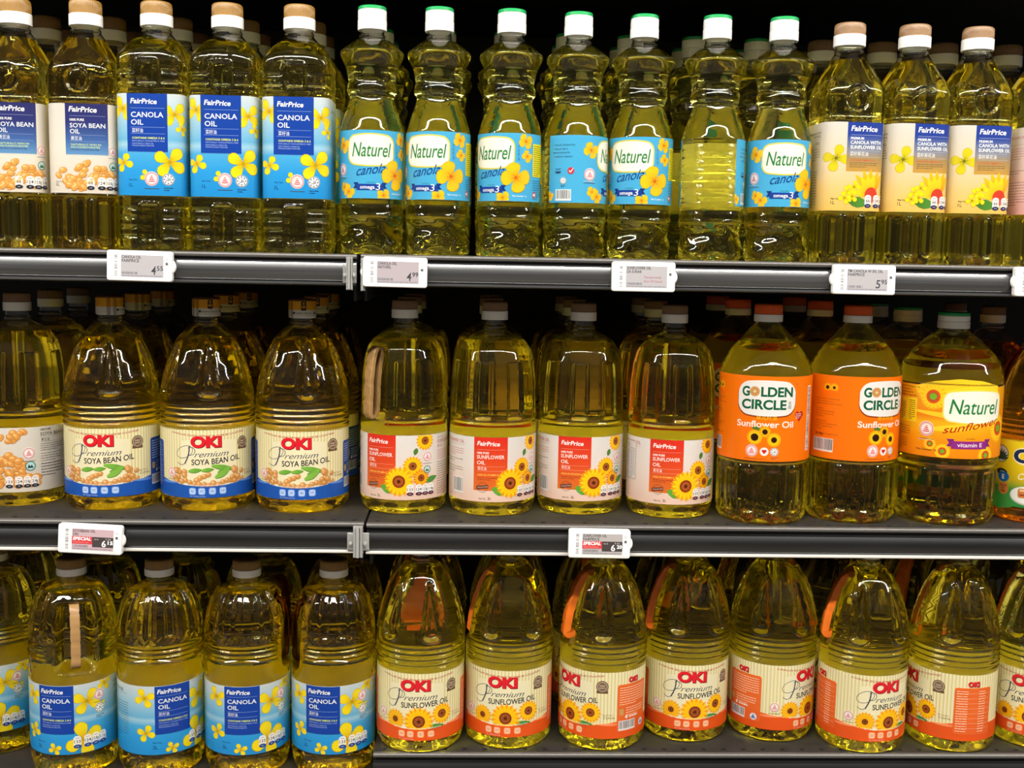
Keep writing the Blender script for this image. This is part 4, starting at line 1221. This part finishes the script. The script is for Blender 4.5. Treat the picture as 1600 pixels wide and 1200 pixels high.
def deck_mesh(x0, x1, hole_y=.013, pitch=.0247, r=.0034, depth=.5, th=.012):
    """steel deck: front strip punched with a row of round holes, then plain plate"""
    V, F = [], []
    y0, y1 = hole_y-pitch*.36, hole_y+pitch*.36
    n = int((x1-x0)/pitch); px = (x1-x0)/n; N = 8
    def add(vs, f):
        i = len(V); V.extend(vs); F.append(tuple(i+k for k in range(len(vs)))) if f is None else F.extend([tuple(i+k for k in q) for q in f])
    for k in range(n):
        a, b = x0+k*px, x0+(k+1)*px; cx = (a+b)/2
        circ = [(cx+r*cos(2*pi*j/N+pi/8), hole_y+r*.8*sin(2*pi*j/N+pi/8), 0) for j in range(N)]
        low = [(x, y, -th) for x, y, _ in circ]
        cor = [(b, y1, 0), (a, y1, 0), (a, y0, 0), (b, y0, 0)]
        vs = circ+cor+low
        f = []
        for j in range(N): f.append((j, (j+1) % N, 12+(j+1) % N, 12+j)[::-1])
        seg = {0: 8, 1: 8, 2: 9, 3: 9, 4: 10, 5: 10, 6: 11, 7: 11}
        for q in range(4):
            c = 8+q; j0, j1 = 2*q, (2*q+1) % N; j2 = (2*q+2) % N
            f.append((j0, c, j1)); f.append((j1, c, 8+(q+1) % 4, j2))
        add(vs, f)
    add([(x0, .0015, -.0004), (x1, .0015, -.0004), (x1, y0, 0), (x0, y0, 0)], None)
    add([(x0, y1, 0), (x1, y1, 0), (x1, depth, 0), (x0, depth, 0)], None)
    add([(x0, .0015, -.0004), (x0, .0015, -.006), (x1, .0015, -.006), (x1, .0015, -.0004)], None)
    i = len(V)
    V += [(x0, y1, -th), (x1, y1, -th), (x1, depth, -th), (x0, depth, -th)]; F.append((i, i+3, i+2, i+1))
    for x in (x0, x1):
        i = len(V); V += [(x, .003, -th), (x, depth, -th), (x, depth, 0), (x, .0015, 0)]; F.append((i, i+1, i+2, i+3))
    return mesh_from('deck', V, F, M['steel'], False)

def shelf(x0, x1, z, label, railmat, deckmat=None, depth=.558, y=0.0):
    t = thing('shelf_board', label, 'shelf', ((x0+x1)/2, y, z)); w = (x1-x0)/2
    dm = deck_mesh(-w, w, depth=depth); link('deck', dm, t)
    if deckmat: dm.materials[0] = deckmat
    lip = [(.004, .0002), (.0012, 0), (-.0006, -.0012), (-.001, -.003), (-.0004, -.0052), (.0015, -.006), (.004, -.006)]
    link('front_lip', MB().extrude_x(lip[::-1], -w, w).build('front_lip', M['lip_edge'], True, 60), t)
    ap = [(.004, -.006), (.003, -.0065), (.003, -.037), (.0065, -.037), (.0065, -.006)]
    link('apron', MB().extrude_x(ap, -w, w).build('apron', M['back'], False), t)
    # clear-faced rail that the price tags clip into: upper rib, shallow curved face, lower rib
    face = [(.003, -.0095)]+[(-.0035-.0028*sin(pi*k/8), -.0105-.0195*k/8) for k in range(9)]+[(-.0042, -.0308), (-.0030, -.0318), (.003, -.0318)]
    link('price_rail', MB().extrude_x(face, -w, w).build('price_rail', railmat, True, 40), t)
    ed = [(.003, -.0322), (-.0046, -.0322), (-.0062, -.0332), (-.0064, -.0350), (-.0050, -.0362), (.003, -.0362)]
    link('rail_edge', MB().extrude_x(ed, -w, w).build('rail_edge', M['rail_edge'] if railmat == M['rail_dark'] else M['rail_grey'], True, 50), t)
    t.children and None
    for sx in (-1, 1):
        xb = sx*(w-.004)
        link('bracket', MB().box(xb-.0015, .02, -.055, xb+.0015, depth-.02, -.0125).build('bracket', M['back']), t)
    return t

JT, JM, JB = -.1295, -.121, -.112
shelf(-1.05, JT-.0025, ZT, 'upper black shelf board on the left with price rail greyed for sheen', M['rail_grey'])
shelf(JT+.0025, 1.25, ZT+.0005, 'upper black shelf board on the right with price rail greyed for sheen', M['rail_grey'])
shelf(-1.05, JM-.0015, ZM+.001, 'middle black shelf board on the left holding soya bean bottles', M['rail_dark'])
shelf(JM+.0015, 1.25, ZM, 'middle black shelf board on the right holding sunflower oil bottles', M['rail_dark'])
shelf(-1.05, JB-.002, ZBL, 'bottom left shelf board set lower under blue labelled bottles', M['rail_dark'])
shelf(JB+.002, 1.25, ZB, 'bottom right shelf board in black steel with row of holes', M['rail_dark'])
shelf(-1.05, JT-.0025, ZT+.366, 'dark shelf board overhead on the left above the top row', M['rail_dark'], deckmat=M['back'])
shelf(JT+.0025, 1.25, ZT+.366, 'dark shelf board overhead on the right above the top row', M['rail_dark'], deckmat=M['back'])
for x in (-1.055, JT-.0, 1.255):
    o = link('upright_post', MB().box(x-.012, .5585, 0, x+.012, .5595, 2.3).build('upright_post', M['back']))
    o['label'] = {-1.055: 'black steel upright post at the left end of the shelving', 1.255: 'black steel upright post at the right end of the shelving'}.get(x, 'black steel upright post where the two shelf bays meet'); o['category'] = 'post'

# ------------------------------------------------------------------ electronic price tags and clips
def planar(u, v): return (u, 0, v), (0, -1, 0)
def tag_sheet(l1, l2, price, cents, special=None, oos=False, tint='#959193'):
    s = Sheet(); s.STEP = 1e6; W, H = 51, 25.5; x0, x1 = -22, 29; y0, y1 = -13, 12.5
    s.rect(x0, y0, x1, y1, tint); s.up()
    c = '#2c2a30'
    s.text(l1, x0+1, y1-4, 3.3, c, w=len(l1)*2.3, bold=.02); s.text(l2, x0+1, y1-8.2, 3.3, c, w=len(l2)*2.3, bold=.02)
    s.barcode(x0+1.5, y0+3.3, x0+20, y0+6, seed=len(l1)+7, bg=tint, fg='#55535a')
    s.para(x0+1.5, x1-2, y0+.9, 1, 1, '#77757c', seed=5, h=1.3, last=1)
    if special:
        s.rect(x0, y0+7.2, x0+25, y1-9.2, '#b02a30'); s.rect(x0+25, y0+4, x1, y1-9.2, '#332a2a'); s.up()
        s.text('SPECIAL', x0+1, y1-13.6, 3.6, '#f0e4e2', w=22.5, bold=.03, shear=.2)
        s.text('While Stocks Last', x0+1.5, y0+8.6, 1.8, '#d88880', w=19)
        s.text('was $', x0+27, y1-12.6, 1.8, '#b0a8a0', w=5.5); s.text(special, x0+41, y1-12.6, 2.2, '#a8a0a0', w=6.5)
        s.text(price, x0+39.2, y0+4.9, 7.4, '#f2efec', w=5.0, align='C', bold=.01); s.text(cents, x1-.7, y0+7.8, 4.2, '#f2efec', w=6.4, align='R', bold=.02)
    elif oos:
        s.text('Temporarily', x1-29, y0+11.2, 2.7, '#8a4a58', w=22, bold=.01); s.text('Out Of Stock', x1-29, y0+6.4, 2.7, '#8a4a58', w=23.5, bold=.01)
    else:
        s.text(price, x1-12.2, y0+3.4, 9.6, '#2c2a32', w=5.6, align='C', bold=.012, shear=.08); s.text(cents, x1-.7, y0+8.2, 5.2, '#2c2a32', w=7.4, align='R', bold=.02)
    s.L -= 0
    s.barcode(-30, -12, -26, 12, True, seed=9, bg='#d9d7d3', fg='#55535a')
    s.rrect(31.4, 8, 34.2, 11.4, .6, '#8a8a80'); s.rrect(31.2, 1.6, 34.4, 4.8, .4, '#4a4a48'); s.up()
    s.rrect(32.0, 8.6, 33.6, 11.2, .4, '#d9d7d3'); s.rect(32.2, 5.8, 33.4, 6.2, '#8a8a88')
    return s

case_v, case_f = rounded_box(.0735, .008, .0345, .003)
case_me = mesh_from('case', case_v, case_f, M['case'], True, 50); fixn(case_me)
def tag(x, z, label, sheet, tilt=0.0, side=1, yy=-.0125):
    t = thing('price_tag', label, 'price tag', (x, yy, z)); t.rotation_euler = (radians(-2), radians(tilt), 0)
    link('case', case_me, t)
    me = sheet.build('screen_print', planar, M['tagprint'], gap=.01, base=4.05)
    pr = link('screen', me, t); pr.scale = (.94, 1, .98)
    b = MB().lathe([(.004, -.003), (.0088, -.0026), (.0098, 0), (.0088, .0026), (.004, .003)], 32).build('side_catch', M['case'], True)
    o = link('side_catch', b, t, (side*.0305, .0015, 0)); o.rotation_euler = (pi/2, 0, 0)
    return t
tag(-.376, ZT-.0178, 'white price tag reading 4.55 under the light blue labelled bottles', tag_sheet('CANOLA OIL', 'FAIRPRICE', '4', '55'), .8, 1)
tag(-.0865, ZT-.0197, 'white price tag reading 4.99 beside the gap between upper shelves', tag_sheet('CANOLA OIL', 'NATUREL', '4', '99', tint='#93898c'), .5, -1)
tag(.2, ZT-.0197, 'white price tag reading temporarily out of stock on upper rail', tag_sheet('SUNFLOWER OIL', 'DA SUNAR', '', '', oos=True), .1, 1)
tag(.4585, ZT-.0185, 'white price tag reading 5.95 under the cream labelled bottles', tag_sheet('PM CANOLA W SFL OIL', 'FAIRPRICE', '5', '95'), .3, -1)
tag(.674, ZT-.0175, 'white price tag cut by the right edge of the picture', tag_sheet('', '', '', ''), .3, -1)
tag(-.439, ZM-.0185, 'special price tag reading 6.15 with red panel', tag_sheet('SOYABEAN OIL', 'OKI', '6', '15', special='7.34', tint='#a88e93'), 2.6, 1)
tag(.1575, ZM-.0185, 'special price tag reading 6.20 with dark red panel', tag_sheet('SUNFLOWER OIL', 'FAIRPRICE', '6', '20', special='9.55', tint='#98918f'), .6, 1)

def clip_(x, z, w, label, plate=None):
    t = thing('rail_clip', label, 'clip', (x, -.0095, z))
    b = MB()
    for k, (dx, ww) in enumerate(((-w*.32, w*.22), (0, w*.3), (w*.34, w*.2))):
        b.box(dx-ww/2, -.004-.002*(k == 1), -.0195, dx+ww/2, .001, .0165)
    b.box(-w/2, -.0005, -.0205, w/2, .0025, .0175)
    link('clip_body', b.build('clip_body', M['clip']), t)
    if plate:
        v, f = rounded_box(plate, .0012, .022, .001); me = mesh_from('side_plate', v, f, M['clip'], True, 50); fixn(me)
        link('side_plate', me, t, (0, .0022, -.002))
        for sx in (-1, 1):
            link('stud', MB().lathe([(.0012, 0), (.0022, .0004), (.0018, .0016), (.0006, .002)], 16).build('stud', M['clip'], True), t, (sx*plate*.33, -.001, -.003)).rotation_euler = (pi/2, 0, 0)
    return t
clip_(-.1392, ZT-.0205, .0075, 'clear plastic clip ending the left upper price rail', .016)
clip_(-.1235, ZT-.0215, .0055, 'clear plastic clip beside the 4.99 price tag')
clip_(-.1285, ZM-.0185, .0115, 'clear plastic clip joining the two middle price rails', .026)

# ------------------------------------------------------------------ the bottles
B = bottle
g1, g2, g3, g4, g5 = 'soya bean oil bottles on the upper shelf', 'blue labelled canola oil bottles on the upper shelf', 'wavy canola oil bottles on the upper shelf', 'cream labelled blended oil bottles on the upper shelf', 'large bottles on the middle shelf'
front = []
def F(kind, X, Y, Z, label, group, **k):
    front.append((kind, X, Y, Z, label, group, k)); return B(kind, X, Y, Z, label, group, **k)
# upper shelf
F('soya1', -.5335, .052, ZT, 'leftmost soya bean oil bottle on the upper shelf, navy and beige label', g1, beta=.05, view=False)
F('soya1', -.4515, .050, ZT, 'second soya bean oil bottle from the left, upper shelf, navy panel label', g1, beta=.05, view=False)
F('canola1', -.3705, .052, ZT, 'blue labelled canola oil bottle on the upper shelf nearest the soya bean bottles', g2, beta=-.02, view=False)
F('canola1', -.2885, .052, ZT, 'blue labelled canola oil bottle on the upper shelf, middle of three', g2, beta=.02, view=False)
F('canola1', -.2045, .050, ZT, 'blue labelled canola oil bottle on the upper shelf beside the wavy bottles', g2, beta=.0, view=False)
N = [(-.1195, .050, .0, 'wavy canola bottle with green lid, leftmost of seven, logo facing forward'), (-.0405, .048, -.36, 'wavy canola bottle, second of seven, label turned slightly left'),
     (.0445, .048, -.56, 'wavy canola bottle, third of seven, yellow strip at label right edge'), (.124, .054, 1.5, 'wavy canola bottle turned to show its barcode and fine print'),
     (.203, .057, -.3, 'wavy canola bottle above the out of stock tag, logo forward'), (.289, .050, 3.22, 'wavy canola bottle turned so that bare yellow oil shows'),
     (.369, .050, .25, 'wavy canola bottle, last of seven, beside the cream labelled bottles')]
for x, y, b, l in N: F('naturel1', x, y, ZT, l, g3, beta=b)
F('premium1', .449, .052, ZT, 'cream labelled blended oil bottle next to the wavy bottles', g4, beta=.04, view=False)
F('premium1', .528, .052, ZT, 'cream labelled blended oil bottle, middle of three', g4, beta=.06, view=False)
F('premium1', .6065, .056, ZT, 'cream labelled blended oil bottle beside the pink labelled one', g4, beta=-.02, view=False)
F('pink1', .692, .054, ZT, 'pink labelled sunflower oil bottle cut by the right edge, upper shelf', g4, beta=.05, view=False)
# middle shelf
F('soya2', -.5675, .118, ZM, 'large soya bean oil bottle with beans on beige label, left edge', g5, beta=0, grip=2.6)
F('okisoya2', -.447, .101, ZM, 'striped label soya bean bottle, left of three, cap sleeve turned', g5, beta=-.27, cap_rot=1.3)
F('okisoya2', -.3285, .101, ZM, 'striped label soya bean bottle, middle of three', g5, beta=0, cap_rot=.28)
F('okisoya2', -.209, .097, ZM, 'striped label soya bean bottle, right of three, beside the shelf joint', g5, beta=-.1, cap_rot=.1)
F('fpsun_a', -.0815, .098, ZM, 'red panel sunflower oil bottle showing its tan grip handle', g5, beta=-.55, grip=-1.05)
F('fpsun_a', .031, .092, ZM, 'red panel sunflower oil bottle right of the one with visible handle', g5, beta=-.02, grip=2.9)
F('fpsun_a', .1435, .103, ZM, 'red panel sunflower oil bottle above the 6.20 price tag', g5, beta=-.11, grip=3.1)
F('fpsun_b', .257, .088, ZM, 'red panel sunflower oil bottle beside the orange labelled bottles', g5, beta=-.06, grip=-2.1)
F('golden2', .3685, .062, ZM, 'orange labelled sunflower oil bottle, left of two, full logo visible', g5, beta=0)
F('golden2', .484, .072, ZM, 'orange labelled sunflower oil bottle, right of two, logo turned right', g5, beta=.7)
F('natsun2', .605, .070, ZM, 'wide sunflower oil bottle with yellow and orange label, purple ribbon', g5, beta=0)
F('corn2', .7265, .074, ZM, 'corn oil bottle with yellow and green label, right edge', g5, beta=0, grip=-1.5)
# bottom shelf
g6, g7 = 'blue labelled large canola oil bottles on the bottom shelf', 'striped label sunflower oil bottles on the bottom shelf'
for x, y, b, gr, kd, l in ((-.4855, .052, -.45, .05, 'canola2', 'large canola bottle with tan handle strip facing front'), (-.3785, .052, .25, 2.9, 'canola2', 'large canola bottle, blue panel turned right, second from left'),
                       (-.2715, .052, -.15, 1.45, 'canola2_b', 'large canola bottle with brown handle on its right side'), (-.1645, .054, -.28, -1.45, 'canola2_b', 'large canola bottle with brown handle at left, by the shelf step')):
    F(kd, x, y, ZBL, l, g6, beta=b, grip=gr)
for x, y, b, gr, kd, l in ((-.0555, .050, -.07, pi, 'okisun_b', 'striped label sunflower bottle at left end of the right bottom shelf'), (.0555, .061, -.09, -1.75, 'okisun_b', 'striped label sunflower bottle, second on the right bottom shelf'),
                       (.1745, .057, -.82, -1.3, 'okisun_a', 'sunflower bottle with orange handle, barcode panel at the right'), (.2855, .082, .22, -1.5, 'okisun_a', 'sunflower bottle set back, orange handle at left, full logo'),
                       (.3985, .083, 1.0, 2.6, 'okisun_b', 'sunflower bottle turned to show orange barcode panel at left'), (.506, .050, .64, -1.4, 'okisun_a', 'sunflower bottle nearest the edge with orange handle and table panel'),
                       (.6235, .053, -1.09, -2.4, 'okisun_b', 'sunflower bottle turned to show nutrition table at right'), (.737, .060, -.12, -1.8, 'okisun_b', 'striped sunflower bottle cut by the right edge, bottom shelf')):
    F(kd, x, y, ZB, l, g7, beta=b, grip=gr)
F('canola2', -.605, .112, ZBL, 'large canola bottle set back at the left edge of the bottom shelf', g6, beta=-.55, grip=2.8)

# rows behind: one bottle after another in each column
SHORT = {}
rnd = random.Random(12)
POS = {'soya1': .098, 'canola1': .098, 'naturel1': .112, 'premium1': .112, 'pink1': .112}
ORD = ['second', 'third', 'fourth']
def short(kind):
    return {'soya1': 'golden capped soya bean bottle', 'canola1': 'golden capped square canola bottle', 'naturel1': 'green lidded wavy bottle', 'premium1': 'tan capped blended bottle',
            'pink1': 'tan capped sunflower bottle', 'soya2': 'large soya bean bottle', 'okisoya2': 'yellow sleeved soya bean bottle', 'fpsun_a': 'tan capped sunflower bottle', 'fpsun_b': 'tan capped sunflower bottle',
            'golden2': 'orange capped sunflower bottle', 'natsun2': 'green lidded wide bottle', 'corn2': 'corn oil bottle', 'canola2': 'large canola bottle', 'canola2_b': 'large canola bottle',
            'okisun_a': 'striped label sunflower bottle', 'okisun_b': 'striped label sunflower bottle'}[kind]
RAD = {'soya1': 39.4, 'canola1': 41.2, 'naturel1': 40.0, 'premium1': 39.2, 'pink1': 39.2, 'soya2': 55.2, 'fpsun_a': 55.2, 'fpsun_b': 55.2, 'okisoya2': 59.6, 'golden2': 57.4, 'natsun2': 63.8, 'corn2': 57.6,
       'canola2': 54, 'canola2_b': 54, 'okisun_a': 56.6, 'okisun_b': 56.6}
SQ = ('soya1', 'canola1', 'premium1', 'pink1')
count = {}; rows_ = []
def sname(Z): return 'upper' if Z == ZT else 'middle' if Z == ZM else 'bottom'
PL = ['leftmost', 'second from left', 'third from left', 'fourth from left', 'fifth from left', 'sixth from left', 'seventh from left', 'eighth from left']
for kind, X, Y, Z, label, group, kw in sorted(front, key=lambda f: f[1]):
    sh_ = sname(Z); key = (sh_, short(kind)); count[key] = count.get(key, 0)+1; c = count[key]
    tot = sum(1 for f in front if (sname(f[3]), short(f[0])) == key)
    rr_ = RAD[kind]*.001; ys = [.146, .236] if sh_ == 'upper' else [.222, .345] if sh_ == 'middle' else [.176]
    if kind == 'naturel1': ys = [.182, .265]
    if kind == 'premium1' or kind == 'pink1': ys = [.160, .245]
    if kind == 'canola2' and Y > .1: ys = [.222]
    for r, y in enumerate(ys):
        rows_.append([kind, X*(1+.0)+rnd.uniform(-.0015, .0015), y+rnd.uniform(-.003, .003), Z, '%s in the %s row back%s, %s shelf' % (short(kind), ORD[r], '' if tot == 1 else ', '+PL[c-1], sh_), 'bottles standing behind on the %s shelf' % sh_, dict(kw), r])
fix = [[f[0], f[1], f[2], f[3]] for f in front]
for it in range(150):
    for i, a in enumerate(rows_):
        for b in fix+rows_[:i]:
            if a[3] != b[3] and not (a[3] < .8 and b[3] < .8): continue
            d = (RAD[a[0]]+RAD[b[0]])*.001+.0004; dx, dy = a[1]-b[1], a[2]-b[2]
            if a[0] in SQ and b[0] in SQ:
                if abs(dx) < d and abs(dy) < d:
                    if abs(dx) > abs(dy): a[1] += (d-abs(dx))*(1 if dx > 0 else -1)*.5
                    else: a[2] += (d-abs(dy))*(1 if dy > 0 else -1)*.6
            else:
                l = math.hypot(dx, dy)
                if l < d:
                    if b in fix: a[2] += (d-l)*.6
                    else:
                        a[1] += dx/l*(d-l)*.5; a[2] += dy/l*(d-l)*.5; b[1] -= dx/l*(d-l)*.5; b[2] -= dy/l*(d-l)*.5
for kind, X, y, Z, label, group, kw, r in rows_:
    if y > .49: continue
    k2 = dict(kw)
    if kind in SQ: k2['beta'] = kw.get('beta', 0)+rnd.uniform(-.01, .01)
    else: k2['beta'] = kw.get('beta', 0)*.3+rnd.uniform(-.5, .5)
    if kind == 'naturel1': k2['beta'] = 3.25+rnd.uniform(-.35, .35)
    if 'grip' in kw: k2['grip'] = rnd.uniform(-2.6, 2.6)
    B(kind, X, y, Z, label, group, **k2)
